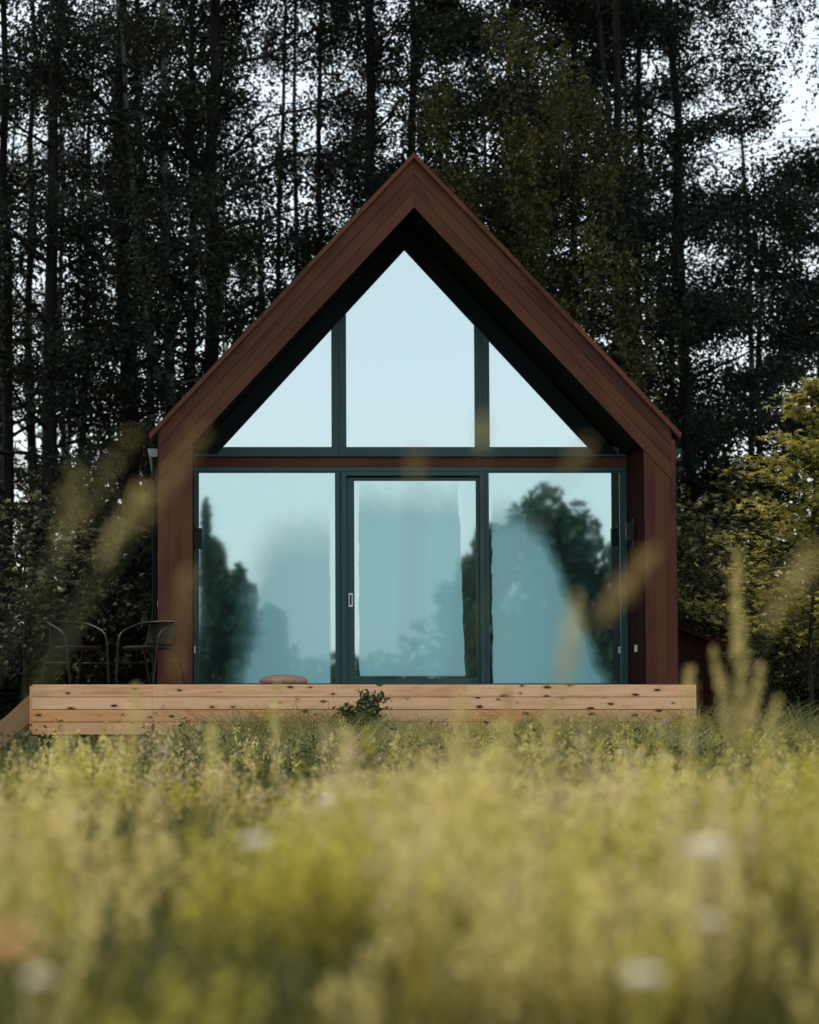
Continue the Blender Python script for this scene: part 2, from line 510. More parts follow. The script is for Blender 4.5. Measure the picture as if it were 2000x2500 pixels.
M['seed_pink'] = leafy('pinkish_beige_plumes', [(0.0, (0.34, 0.25, 0.15)), (0.5, (0.52, 0.40, 0.26)), (1.0, (0.68, 0.56, 0.40))], 0.5, 0.2, 0.6)
M['petal'] = leafy('white_petals', [(0.0, (0.70, 0.68, 0.62)), (1.0, (0.88, 0.86, 0.80))], 0.4)
M['petal_peach'] = leafy('peach_petals', [(0.0, (0.62, 0.38, 0.18)), (1.0, (0.80, 0.55, 0.30))], 0.3)
M['fluff'] = leafy('grey_thistle_fluff', [(0.0, (0.22, 0.19, 0.20)), (1.0, (0.50, 0.46, 0.46))], 0.4)
M['stem'] = plain('green_stem', (0.11, 0.12, 0.04), 0.7)
M['bark_dark'] = bark('dark_bark', (0.008, 0.009, 0.009), (0.024, 0.024, 0.022))
M['bark_birch'] = bark('birch_bark', (0.05, 0.065, 0.065), (0.13, 0.16, 0.155), mark=(0.012, 0.014, 0.014))
M['bark_thin'] = bark('sapling_bark', (0.02, 0.016, 0.012), (0.045, 0.035, 0.025))

# ------------------------------------------------------------------ ground
gx = np.linspace(-220, 220, 89); gy = np.linspace(-220, 220, 89)
X, Y = np.meshgrid(gx, gy)
rng = np.random.default_rng(3)
Z = 0.03 * np.sin(X * 0.21 + 1.0) * np.sin(Y * 0.17) - 0.03
vv = np.stack([X, Y, Z], -1).reshape(-1, 3)
i, j = np.meshgrid(np.arange(88), np.arange(88))
a = (j * 89 + i).ravel()
o = obj_from_mesh('ground', np_mesh('ground', vv, [np.stack([a, a + 1, a + 90, a + 89], -1)], True), M['earth'])
tag(o, 'earth under the meadow and the trees', 'ground', kind='structure')

# ------------------------------------------------------------------ cabin
DT = 0.874                      # deck top
XL, XR = -2.912, 2.920          # outer faces of the two side posts
JL, JR = -2.520, 2.562          # inner faces (the porch jambs)
AX = -0.012                     # ridge
SL = 1.070                      # roof slope
GY = 1.20                       # glazing plane
HB = 8.2                        # back of the house
cabin = empty('cabin', (0, 0, 0))
tag(cabin, 'dark red timber cabin with steep gable roof and fully glazed front', 'cabin')

ZA_cap, ZA_out, ZA_in = 6.895, 6.830, 6.272      # heights on the ridge line: cap top, board top, board bottom
ang = math.atan(SL)


def local_prism(name, pts, y0, y1, rot, mat, parent):
    """prism whose local X runs along `rot` (in XZ), so the grain follows the plank"""
    cx = sum(p[0] for p in pts) / len(pts); cz = sum(p[1] for p in pts) / len(pts)
    c, s = math.cos(rot), math.sin(rot)
    loc = [((p[0] - cx) * c + (p[1] - cz) * s, -(p[0] - cx) * s + (p[1] - cz) * c) for p in pts]
    return MB().prism(loc, y0, y1).build(name, mat, parent, (cx, 0, cz), (0, -rot, 0))


# three fascia planks on each slope, mitred on the ridge, cut plumb at the eaves
zs = [ZA_out, 6.650, 6.464, ZA_in]
for side, xe in ((-1, XL), (1, XR)):
    run = abs(xe - AX)
    for k in range(3):
        zt, zb = zs[k] - (0.004 if k else 0), zs[k + 1] + 0.004
        xo = run - (0.055 if side > 0 else 0.012)
        pr = 0.004 * (k % 2)
        inner = 0.0015
        pts = [(AX + side * inner, zb), (AX + side * xo, zb - SL * xo), (AX + side * xo, zt - SL * xo), (AX + side * inner, zt)]
        if side < 0: pts = pts[::-1]
        o = local_prism('fascia_board', pts, -0.030 + pr, 0.0 , -side * ang, M['red'], cabin)
    # verge cap lying on top of the planks, as five weathered lengths
    nseg = 5
    tip = 2.99 if side < 0 else 2.985
    for q in range(nseg):
        xa, xb = tip * q / nseg, tip * (q + 1) / nseg - 0.003
        w = 0.004 * math.sin(q * 2.3)
        pts = [(AX + side * xa, ZA_out + 0.006 - SL * xa + w), (AX + side * xb, ZA_out + 0.006 - SL * xb + w),
               (AX + side * (xb + .012), ZA_cap - SL * xb + w * .5), (AX + side * (xa + .012 if q else xa), ZA_cap - SL * xa + w * .5)]
        if side < 0: pts = pts[::-1]
        local_prism('verge_cap', pts, -0.075, 0.30, -side * ang, M['cap'], cabin)
# right hand corner board outside the planks
o = MB().box(0, 0.775, -0.034, -0.002, 0, 0.052).build('corner_board', M['red'], cabin, (XR - 0.003, 0, 2.86), (0, -math.pi / 2, 0))

# post faces: vertical boards
def vboard(name, x0, x1, y0, y1, z0, ztl, ztr, mat, parent=cabin):
    """upright board; top cut on a slope; local X up"""
    return local_prism(name, [(x0, z0), (x1, z0), (x1, ztr), (x0, ztl)], y0, y1, math.pi / 2, mat, parent)


def under(x):                       # underside line of the fascia at x
    return ZA_in - SL * abs(x - AX)


for side, xo, xi in ((-1, XL, JL), (1, XR, JR)):
    n = 3
    for k in range(n):
        a_, b_ = xi + (xo - xi) * k / n, xi + (xo - xi) * (k + 1) / n
        x0, x1 = min(a_, b_) + 0.0008, max(a_, b_) - 0.0008
        vboard('post_board', x0, x1, -0.022, 0.0, DT, under(x0) - 0.004, under(x1) - 0.004, M['red'])
    # side wall and porch lining on the inner face
    wt = under(xi) + 0.1
    x0, x1 = sorted((xi, xo - side * 0.004))
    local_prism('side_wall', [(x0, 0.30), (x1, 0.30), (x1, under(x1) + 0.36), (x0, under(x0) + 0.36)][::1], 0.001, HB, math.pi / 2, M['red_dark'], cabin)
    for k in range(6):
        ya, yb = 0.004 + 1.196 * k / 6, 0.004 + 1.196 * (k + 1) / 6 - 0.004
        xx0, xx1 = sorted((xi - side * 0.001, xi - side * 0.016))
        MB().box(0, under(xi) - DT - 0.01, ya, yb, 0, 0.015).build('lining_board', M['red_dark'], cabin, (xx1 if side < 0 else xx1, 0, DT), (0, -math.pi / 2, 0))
    # roof slab with the boarded soffit below, coloured dark for the overhang's shade
    pts = [(AX, ZA_out - 0.004), (AX + side * 2.90, ZA_out - 0.004 - SL * 2.90), (AX + side * 2.90, ZA_out - 0.20 - SL * 2.90), (AX, ZA_out - 0.20)]
    if side > 0: pts = pts[::-1]
    local_prism('roof_slab', pts, 0.002, HB + 0.2, -side * ang, M['roof'], cabin)
    nb = 9
    for k in range(nb):
        xa, xb = (2.535) * k / nb + 0.002, 2.535 * (k + 1) / nb - 0.002
        zt_ = ZA_in + 0.03
        pts = [(AX + side * xa, zt_ - SL * xa), (AX + side * xb, zt_ - SL * xb), (AX + side * xb, zt_ - 0.022 - SL * xb), (AX + side * xa, zt_ - 0.022 - SL * xa)]
        if side > 0: pts = pts[::-1]
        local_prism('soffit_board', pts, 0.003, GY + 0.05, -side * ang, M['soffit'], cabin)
# back wall and floor: the room behind the glass
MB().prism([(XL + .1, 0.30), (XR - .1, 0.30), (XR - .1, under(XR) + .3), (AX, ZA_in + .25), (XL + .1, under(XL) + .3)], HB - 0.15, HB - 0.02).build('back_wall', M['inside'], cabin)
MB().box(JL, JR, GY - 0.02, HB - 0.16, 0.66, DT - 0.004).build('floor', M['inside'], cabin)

# gutters and downpipes on both long sides
for side, x in ((-1, XL), (1, XR)):
    zt = P(1660, 1096, 0.35).z
    gpts = [(0, 0), (0.115, 0), (0.105, -0.05), (0.075, -0.092), (0, -0.092)]
    pts = [(x + side * (0.006 + p[0]), zt + p[1]) for p in gpts]
    if side > 0: pts = pts[::-1]
    gut = MB().prism(pts, 0.30, HB).build('gutter', M['zinc'] if side < 0 else M['frame'], cabin)
    x0, x1 = sorted((x + side * 0.010, x + side * 0.066))
    dp = MB().box(x0, x1, 0.32, 0.38, 0.15, zt - 0.094, 0.008).build('downpipe', M['frame_dark'], cabin)
    for z in (1.35, 3.05 if side < 0 else 2.75):
        MB().box(min(x0, x1) - 0.006, max(x0, x1) + 0.006, 0.312, 0.388, z, z + 0.03).build('bracket', M['frame_dark'], dp)

# ---------------------------------------------------------------- glazing
def bar(mb, x0, x1, z0, z1, y0=GY - 0.03, y1=GY + 0.05):
    mb.box(x0, x1, y0, y1, z0, z1)


ZS = 3.657                       # bottom of the gable glass
GA = 5.980                       # its apex
GS = 1.0886
def gable(x):                    # glass edge along the roof
    return GA - GS * abs(x + 0.03)

mxl = (-0.893, -0.721); mxr = (0.782, 0.954)
# gable frame: trim along the two slopes, bottom rail, mullions
for side in (-1, 1):
    xe = (GA - 3.576) / GS
    out_off = 0.30
    xo = xe + 0.42
    pts = [(-0.03, GA), (-0.03 + side * xe, GA - GS * xe), (-0.03 + side * (xe + out_off / GS), GA - GS * xe), (-0.03, GA + out_off)]
    if side < 0: pts = pts[::-1]
    local_prism('gable_trim', pts[::-1], GY - 0.035, GY + 0.06, -side * ang, M['frame_dark'], cabin)
    o2 = 0.055
    xq = (GA - 0.010 - ZS) / GS
    pts = [(-0.03, GA - 0.001), (-0.03 + side * (xq + .02), GA - 0.001 - GS * (xq + .02)), (-0.03 + side * (xq + .02 - o2), GA - 0.001 - GS * (xq + .02)), (-0.03, GA - 0.001 - o2 * GS * 0.35)]
fr = MB()
bar(fr, JL + 0.10, mxl[0] + 0.0835, 3.576, ZS); bar(fr, mxl[0] + 0.0885, mxr[0] + 0.0835, 3.576, ZS); bar(fr, mxr[0] + 0.0885, JR - 0.10, 3.576, ZS)
fr.build('gable_rail', M['frame'], cabin)
MB().box(JL + 0.005, JR - 0.005, GY - 0.075, GY + 0.05, 3.540, 3.572, 0.004).build('flashing', M['frame'], cabin)
for sc_x in np.linspace(JL + .3, JR - .3, 13):
    MB().tube([(sc_x, GY - 0.079, 3.561), (sc_x, GY - 0.073, 3.561)], 0.006, 6).build('screw', M['black'], cabin)
for (a_, b_) in (mxl, mxr):
    mid = (a_ + b_) / 2
    for x0, x1, pr in ((a_, mid - 0.0015, 0.0), (mid + 0.0015, b_, 0.004)):
        t = [(x0, ZS + 0.002), (x1, ZS + 0.002), (x1, gable(x1) + 0.04), (x0, gable(x0) + 0.04)]
        local_prism('mullion', t, GY - 0.030 - pr, GY + 0.04, math.pi / 2, M['frame'], cabin)
M['glass_gable'] = glass('coated_gable_glass', refl=0.72, wave=0.0006)
def pane_poly(name, pts, mat, parent):
    ox, oz = min(p[0] for p in pts), min(p[1] for p in pts)
    return MB().prism([(p[0] - ox, p[1] - oz) for p in pts], 0, 0.012).build(name, mat, parent, (ox, GY, oz))
e = 0.03
pane_poly('pane', [(-0.03 - (GA - ZS) / GS - e, ZS - e), (mxl[0] + e, ZS - e), (mxl[0] + e, gable(mxl[0] + e) + e), (-0.03 - (GA - ZS) / GS - e, ZS)], M['glass_gable'], cabin)
pane_poly('pane', [(mxl[1] - e, ZS - e), (mxr[0] + e, ZS - e), (mxr[0] + e, gable(mxr[0] + e) + e), (-0.03, GA + e), (mxl[1] - e, gable(mxl[1] - e) + e)], M['glass_gable'], cabin)
pane_poly('pane', [(mxr[1] - e, ZS - e), (-0.03 + (GA - ZS) / GS + e, ZS - e), (-0.03 + (GA - ZS) / GS + e, ZS), (mxr[1] - e, gable(mxr[1] - e) + e)], M['glass_gable'], cabin)

# red lintel between the two bands of glass
MB().box(0, JR - JL - 0.008, -0.035, 0.06, 0, 0.108).build('lintel_board', M['red'], cabin, (JL + 0.004, GY, 3.427), (0, 0, 0))

# lower band: outer frame, left light, sliding door, right light
ZT, ZB = 3.366, 0.905
def window(name, x0, x1, gx0, gx1, gz0, gz1, ztop, mat, fog, dy=0.0, wave=0.0):
    mb = MB()
    y0, y1 = GY - 0.03 - dy, GY + 0.05 - dy * 0.2
    mb.box(x0, gx0, y0, y1, DT + 0.004, ztop)
    mb.box(gx1, x1, y0, y1, DT + 0.004, ztop)
    mb.box(gx0, gx1, y0, y1, gz1, ztop)
    mb.box(gx0, gx1, y0, y1, DT + 0.004, gz0)
    f = mb.build(name, mat, cabin)
    gm = glass('coated_' + name + '_glass', gx1 - gx0, gz1 - gz0, fog, 0.68, wave)
    MB().prism([(0, 0), (gx1 - gx0 + .02, 0), (gx1 - gx0 + .02, gz1 - gz0 + .02), (0, gz1 - gz0 + .02)], 0, 0.012).build('pane', gm, f, (gx0 - .01, GY - dy * 0.5, gz0 - .01))
    return f

MB().box(JL + 0.003, JR - 0.003, GY - 0.034, GY + 0.05, 3.368, 3.424, 0.003).build('head_rail', M['frame'], cabin)
fl = window('side_light_frame', JL + 0.003, -0.795, -2.444, -0.855, 0.90, 3.355, 3.366, M['frame'],
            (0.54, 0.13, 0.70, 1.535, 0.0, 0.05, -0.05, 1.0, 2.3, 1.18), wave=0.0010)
rl = window('side_light_frame', 0.885, JR - 0.003, 0.939, 2.467, 0.90, 3.355, 3.366, M['frame'],
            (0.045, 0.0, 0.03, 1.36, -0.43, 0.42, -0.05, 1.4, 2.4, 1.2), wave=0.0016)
for x0, x1, pr in ((-0.792, -0.722, 0.03), (0.828, 0.882, 0.05)):
    MB().box(x0, x1, GY - 0.03 - pr, GY + 0.05, DT + 0.004, 3.366, 0.004).build('mullion', M['frame'], cabin)
MB().box(-0.720, 0.826, GY - 0.055, GY + 0.05, 3.318, 3.366, 0.003).build('door_head', M['frame'], cabin)
dr = window('sliding_door', -0.719, 0.825, -0.631, 0.790, 0.955, 3.262, 3.300, M['frame'],
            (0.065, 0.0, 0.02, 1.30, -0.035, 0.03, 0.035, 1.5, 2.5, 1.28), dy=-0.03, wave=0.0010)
h = P(856, 1465, GY)
MB().box(h.x - 0.028, h.x + 0.028, GY - 0.018, GY + 0.0, h.z - 0.080, h.z + 0.080, 0.006).build('handle_plate', M['steel'], dr)
MB().box(h.x - 0.008, h.x + 0.010, GY - 0.052, GY - 0.018, h.z - 0.055, h.z + 0.062, 0.004).build('handle', M['frame_dark'], dr)
# small white catches on the outer frames
for px, py, Yc in ((474, 1586, GY - .033), (1551, 1583, GY - .62)):
    c = P(px, py, Yc)
    if px < 1000:
        MB().box(c.x - 0.016, c.x + 0.016, GY - 0.045, GY - 0.03, c.z - 0.042, c.z + 0.042, 0.003).build('frame_catch', M['white'], cabin)
    else:
        MB().box(JR - 0.020, JR - 0.016, Yc - 0.10, Yc + 0.10, c.z - 0.040, c.z + 0.040).build('frame_catch', M['white'], cabin)

# black wall lamps on both porch jambs
for side, x, Yc, py in ((-1, JL + 0.016, 0.90, 1312), (1, JR - 0.016, 0.62, 1298)):
    c = P(480 if side < 0 else 1545, py, Yc)
    x0, x1 = sorted((x + 0.0, x - side * 0.095))
    lamp = MB().box(x0, x1, Yc - 0.05, Yc + 0.05, c.z - 0.105, c.z + 0.105, 0.004).build('wall_lamp', M['black'], None)
    x0, x1 = sorted((x, x - side * 0.02))
    MB().box(x0, x1, Yc - 0.03, Yc + 0.03, c.z - 0.15, c.z - 0.107).build('lamp_base', M['black'], lamp)
    MB().box(x0, x1, Yc - 0.03, Yc + 0.03, c.z + 0.107, c.z + 0.15).build('lamp_base', M['black'], lamp)
    tag(lamp, 'black box wall lamp on the %s inner side of the cabin porch' % ('left' if side < 0 else 'right'), 'wall lamp', 'porch wall lamps')

# ------------------------------------------------------------------ deck
DX0, DX1, DY0, DY1 = -4.248, 2.911, -1.20, 1.16
deck = empty('deck', (DX0, DY0, 0))
tag(deck, 'raised pine deck with pale knotty front boards before the cabin', 'deck')
def in_deck(o):
    o.parent = deck
    o.matrix_parent_inverse = Matrix.Translation((-DX0, -DY0, 0))
    return o
rows = [(0.743, DT), (0.610, 0.737), (0.476, 0.604), (0.338, 0.470)]
for r, (z0, z1) in enumerate(rows):
    joint = P(372, 1690, DY0).x
    cuts = [DX0, joint, 0.42 + 0.3 * r * (-1) ** r, DX1]
    if r == 1 or r == 2: cuts = [DX0, joint, DX1]
    for xa, xb in zip(cuts[:-1], cuts[1:]):
        m = M['pine_pale'] if r < 2 else M['pine_orange']
        jit = 0.0015 * ((r * 7 + int(xa * 10)) % 3)
        in_deck(MB().box(0, xb - xa - 0.0025, -0.028 - jit, 0, 0, z1 - z0, 0.003).build('front_board', m, None, (xa, DY0, z0)))
nb = 18
for k in range(nb):
    ya = DY0 + 0.004 + (DY1 - DY0) * k / nb; yb = DY0 + (DY1 - DY0) * (k + 1) / nb
    xb = DX1 if ya < 0.0 else JR
    if ya < 0 :
        in_deck(MB().box(0, DX1 - DX0 - 0.02, 0, yb - ya - 0.006, 0, 0.028).build('deck_plank', M['pine_brown'], None, (DX0 + 0.01, ya, DT - 0.030)))
    else:
        in_deck(MB().box(0, JR - JL - 0.04, 0, yb - ya - 0.006, 0, 0.028).build('deck_plank', M['pine_brown'], None, (JL + 0.02, ya, DT - 0.030)))
        in_deck(MB().box(0, XL - 0.08 - DX0, 0, yb - ya - 0.006, 0, 0.028).build('deck_plank', M['pine_brown'], None, (DX0 + 0.01, ya, DT - 0.030)))
in_deck(MB().box(0, 2.3, 0, 0.03, 0, 0.5).build('side_board', M['pine_orange'], None, (DX0, DY0 + 0.002, 0.36), (0, 0, math.pi / 2)))
for xp in (-3.72, -2.2, -0.6, 1.0, 2.6):
    ft = in_deck(MB().box(xp - 0.045, xp + 0.045, DY0 + 0.10, DY0 + 0.19, 0.30, 0.84).build('joist_post', M['pine_brown'], None))
    f2 = MB().tube([(xp, DY0 + 0.145, -0.1), (xp, DY0 + 0.145, 0.262)], 0.034, 10).build('screw_pile', M['zinc'], ft)
    MB().box(xp - 0.085, xp + 0.085, DY0 + 0.08, DY0 + 0.21, 0.264, 0.280).build('pile_plate', M['zinc'], ft)
for yy in (DY0 + 0.35, 0.3):
    in_deck(MB().box(DX0 + 0.05, DX1 - 0.05, yy, yy + 0.05, 0.62, 0.84).build('joist', M['pine_brown'], None))

# side stairs going down to the left
steps = empty('deck_stairs', (DX0 - 0.3, DY0 + 0.3, 0))
tag(steps, 'short wooden stairs with sloping side board at left end of the deck', 'stairs')
pa, pb = P(80, 1690, DY0 + .05), P(80, 1757, DY0 + .05)
pc, pd = P(0, 1762, DY0 + .05), P(0, 1823, DY0 + .05)
sl = (pa.z - pc.z) / (pa.x - pc.x)
xe = DX0 - 0.95
for yy in (DY0 + 0.05, DY0 + 1.25):
    xs = DX0 - 0.004
    pts = [(xs, pb.z), (xs, pa.z), (xe, pa.z + sl * (xe - xs)), (xe, pb.z + sl * (xe - xs))]
    o = local_prism('stringer', pts, yy, yy + 0.045, math.atan(sl), M['pine_brown'], None)
    o.parent = steps; o.matrix_parent_inverse = Matrix.Translation((-(DX0 - 0.3), -(DY0 + 0.3), 0))
for k in range(3):
    xx = DX0 - 0.10 - 0.27 * k
    o = MB().box(0, 1.15, 0, 0.25, 0, 0.03).build('tread', M['pine_brown'], None, (xx, DY0 + 0.10, pa.z + sl * (xx - 0.12 - DX0) - 0.13), (0, 0, math.pi / 2))
    o.parent = steps; o.matrix_parent_inverse = Matrix.Translation((-(DX0 - 0.3), -(DY0 + 0.3), 0))

# ------------------------------------------------------------------ woven chairs on the deck
def bez(pts, n=24):
    """Catmull-Rom through points"""
    P4 = [Vector(p) for p in pts]
    P4 = [P4[0] * 2 - P4[1]] + P4 + [P4[-1] * 2 - P4[-2]]
    out = []
    m = len(P4) - 3
    per = max(2, n // m)
    for i in range(m):
        p0, p1, p2, p3 = P4[i:i + 4]
        for k in range(per):
            t = k / per
            out.append(0.5 * ((2 * p1) + (p2 - p0) * t + (2 * p0 - 5 * p1 + 4 * p2 - p3) * t * t + (3 * p1 - p0 - 3 * p2 + p3) * t ** 3))
    out.append(P4[-2])
    return out


def chair(loc, rz, label):
    c = empty('bistro_chair', loc, rz)        # the sitter looks along local +X
    tag(c, label, 'chair', 'woven chairs on the deck')
    for s in (-1, 1):
        arm = bez([(0.27, s * 0.25, 0.0), (0.235, s * 0.262, 0.30), (0.20, s * 0.268, 0.50), (0.12, s * 0.272, 0.585), (-0.05, s * 0.27, 0.645), (-0.20, s * 0.235, 0.685), (-0.275, s * 0.13, 0.70), (-0.29, 0.0, 0.703)], 56)
        MB().tube(arm, 0.0125, 8).build('arm_tube', M['chair_metal'], c, smooth=True)
        leg = bez([(-0.345, s * 0.235, 0.0), (-0.30, s * 0.235, 0.16), (-0.235, s * 0.225, 0.33), (-0.19, s * 0.21, 0.40)], 18)
        MB().tube(leg, 0.0115, 8).build('back_leg', M['chair_metal'], c, smooth=True)
        up = bez([(-0.19, s * 0.20, 0.40), (-0.225, s * 0.195, 0.50), (-0.262, s * 0.175, 0.69)], 12)
        MB().tube(up, 0.009, 6).build('back_upright', M['chair_metal'], c, smooth=True)
        MB().tube([(0.245, s * 0.258, 0.245), (-0.265, s * 0.232, 0.245)], 0.007, 6).build('stretcher', M['chair_metal'], c)
    # woven back, curved in plan
    vb, fb = [], []
    for side_ in (0, 1):
        for a_ in range(9):
            y = -0.185 + 0.37 * a_ / 8
            for z_ in range(6):
                z = 0.415 + 0.275 * z_ / 5
                x = -0.19 - 0.085 * (z - 0.41) / 0.28 - 0.03 * (1 - (y / 0.185) ** 2) + (0.008 if side_ else -0.004)
                vb.append((x, y, z))
    for side_ in (0, 1):
        for a_ in range(8):
            for z_ in range(5):
                k = side_ * 54 + a_ * 6 + z_
                q = (k, k + 6, k + 7, k + 1)
                fb.append(q if side_ else q[::-1])
    for a_ in range(8):
        for z_ in (0, 5):
            k = a_ * 6 + z_; fb.append((k, k + 6, k + 60, k + 54))
    m = MB(); m.v, m.f = vb, fb
    m.build('backrest', M['weave'], c, smooth=True)
    # woven seat with a rolled edge
    s = MB(); n = 20
    ring = []
    for lev, (sc_, z) in enumerate(((0.97, 0.385), (1.0, 0.40), (1.0, 0.415), (0.95, 0.428), (0.5, 0.422))):
        for k in range(n):
            a_ = 2 * math.pi * k / n
            ca, sa = math.cos(a_), math.sin(a_)
            r = 1.0 / (abs(ca) ** 3.5 + abs(sa) ** 3.5) ** (1 / 3.5)
            s.v.append((0.02 + 0.235 * r * ca * sc_, 0.225 * r * sa * sc_, z))
    for lev in range(4):
        for k in range(n):
            k2 = (k + 1) % n
            s.f.append((lev * n + k, lev * n + k2, (lev + 1) * n + k2, (lev + 1) * n + k))
    s.f.append(tuple(reversed(range(n)))); s.f.append(tuple(4 * n + k for k in range(n)))
    s.build('seat', M['weave'], c, smooth=True)
    return c


chair((P(186, 1672, -0.55).x, -0.55, DT), R(-55), 'brown woven metal chair at left end of the deck, facing right')
chair((P(364, 1672, -0.55).x, -0.55, DT), R(180 + 55), 'brown woven metal chair facing left before the cabin\'s left post')

# woven pouf peeping over the deck edge
pf = P(692, 1660, 0.05)
s = MB(); n = 28
prof = [(0.10, 0.0), (0.25, 0.012), (0.275, 0.045), (0.262, 0.068), (0.225, 0.092), (0.15, 0.112), (0.06, 0.121)]
for (r, z) in prof:
    for k in range(n):
        a_ = 2 * math.pi * k / n
        wob = 1 + 0.02 * math.sin(a_ * 3 + r * 9)
        s.v.append((r * wob * math.cos(a_), r * wob * math.sin(a_), z))
for lev in range(len(prof) - 1):
    for k in range(n):
        k2 = (k + 1) % n
        s.f.append((lev * n + k, lev * n + k2, (lev + 1) * n + k2, (lev + 1) * n + k))
s.f.append(tuple(reversed(range(n)))); s.f.append(tuple((len(prof) - 1) * n + k for k in range(n)))
pouf = s.build('floor_cushion', M['straw'], None, (pf.x, 0.05, DT - 0.002), smooth=True)
tag(pouf, 'round pinkish woven floor cushion on the deck before the left window', 'cushion')

# dark lean-to behind the right post
lt = empty('lean_to', (3.4, 2.2, 0))
tag(lt, 'low dark wooden lean-to with sloping roof right of the cabin', 'shed')
pA, pB = P(1668, 1532, 2.2), P(1765, 1572, 2.2)
slp = (pB.z - pA.z) / (pB.x - pA.x)
def in_lt(o):
    o.parent = lt; o.matrix_parent_inverse = Matrix.Translation((-3.4, -2.2, 0)); return o
x = 3.02
while x < pB.x - 0.02:
    x1 = min(x + 0.118, pB.x - 0.02)
    in_lt(vboard('wall_plank', x, x1, 2.2 + 0.004 * (int(x * 10) % 2), 2.225, 0.0, pA.z - .06 + slp * (x - pA.x), pA.z - .06 + slp * (x1 - pA.x), M['red_dark'], None))
    x += 0.122
in_lt(local_prism('roof_board', [(2.99, pA.z + slp * (2.99 - pA.x)), (2.99, pA.z + slp * (2.99 - pA.x) - .05), (pB.x + .03, pB.z - .05), (pB.x + .03, pB.z)], 2.1, 4.4, math.atan(slp), M['red_dark'], None))
in_lt(MB().box(pB.x - 0.04, pB.x, 2.24, 4.3, 0, pB.z - 0.07).build('end_wall', M['red_dark'], None))

# ------------------------------------------------------------------ leaves, trees, shrubs
def rhomb(C, size, rng, flat=0.0, ratio=0.62, hang=0.0):
    """rhombic leaves at centres C: (n*4,3) vertices and (n,4) faces"""
    n = len(C)
    u = rng.normal(size=(n, 3)); u[:, 2] -= hang
    u[:, 2] *= (1 - flat)
    u /= np.linalg.norm(u, axis=1, keepdims=True) + 1e-9
    w = rng.normal(size=(n, 3)); w[:, 2] *= (1 - flat)
    w -= u * np.sum(u * w, 1, keepdims=True)
    w /= np.linalg.norm(w, axis=1, keepdims=True) + 1e-9
    L = (size * (0.7 + 0.6 * rng.random(n)))[:, None]
    v = np.stack([C - u * L * .5, C + w * L * .5 * ratio - u * L * 0.08, C + u * L * .5, C - w * L * .5 * ratio - u * L * 0.08], 1)
    return v.reshape(-1, 3), np.arange(n * 4).reshape(-1, 4)


def tri_leaves(name, C, size, rng, hang=0.3):
    n = len(C)
    u = rng.normal(size=(n, 3)); u[:, 2] -= hang
    u /= np.linalg.norm(u, axis=1, keepdims=True) + 1e-9
    w = rng.normal(size=(n, 3)); w -= u * np.sum(u * w, 1, keepdims=True)
    w /= np.linalg.norm(w, axis=1, keepdims=True) + 1e-9
    L = (size * (0.65 + 0.7 * rng.random(n)))[:, None]
    v = np.stack([C + u * L * .6, C + w * L * .42 - u * L * .4, C - w * L * .42 - u * L * .4], 1).reshape(-1, 3)
    return np_mesh(name, v, [np.arange(n * 3).reshape(-1, 3)])


def stuff_part(o):
    o['kind'] = 'stuff'
    return o


def leaf_mesh(name, C, size, rng, **kw):
    v, f = rhomb(C, size, rng, **kw)
    return np_mesh(name, v, [f])


def wobble_line(p0, p1, n, amp, rng):
    p0, p1 = np.array(p0), np.array(p1)
    t = np.linspace(0, 1, n)[:, None]
    w = np.cumsum(rng.normal(size=(n, 3)), 0) * amp
    w -= t * w[-1]
    w[:, 2] *= 0.3
    return p0 + (p1 - p0) * t + w


def leaf_share(x):      # the left side of the wood is more open
    return 0.82 if x < -2.0 else (1.0 if x < 1.0 else 1.22)


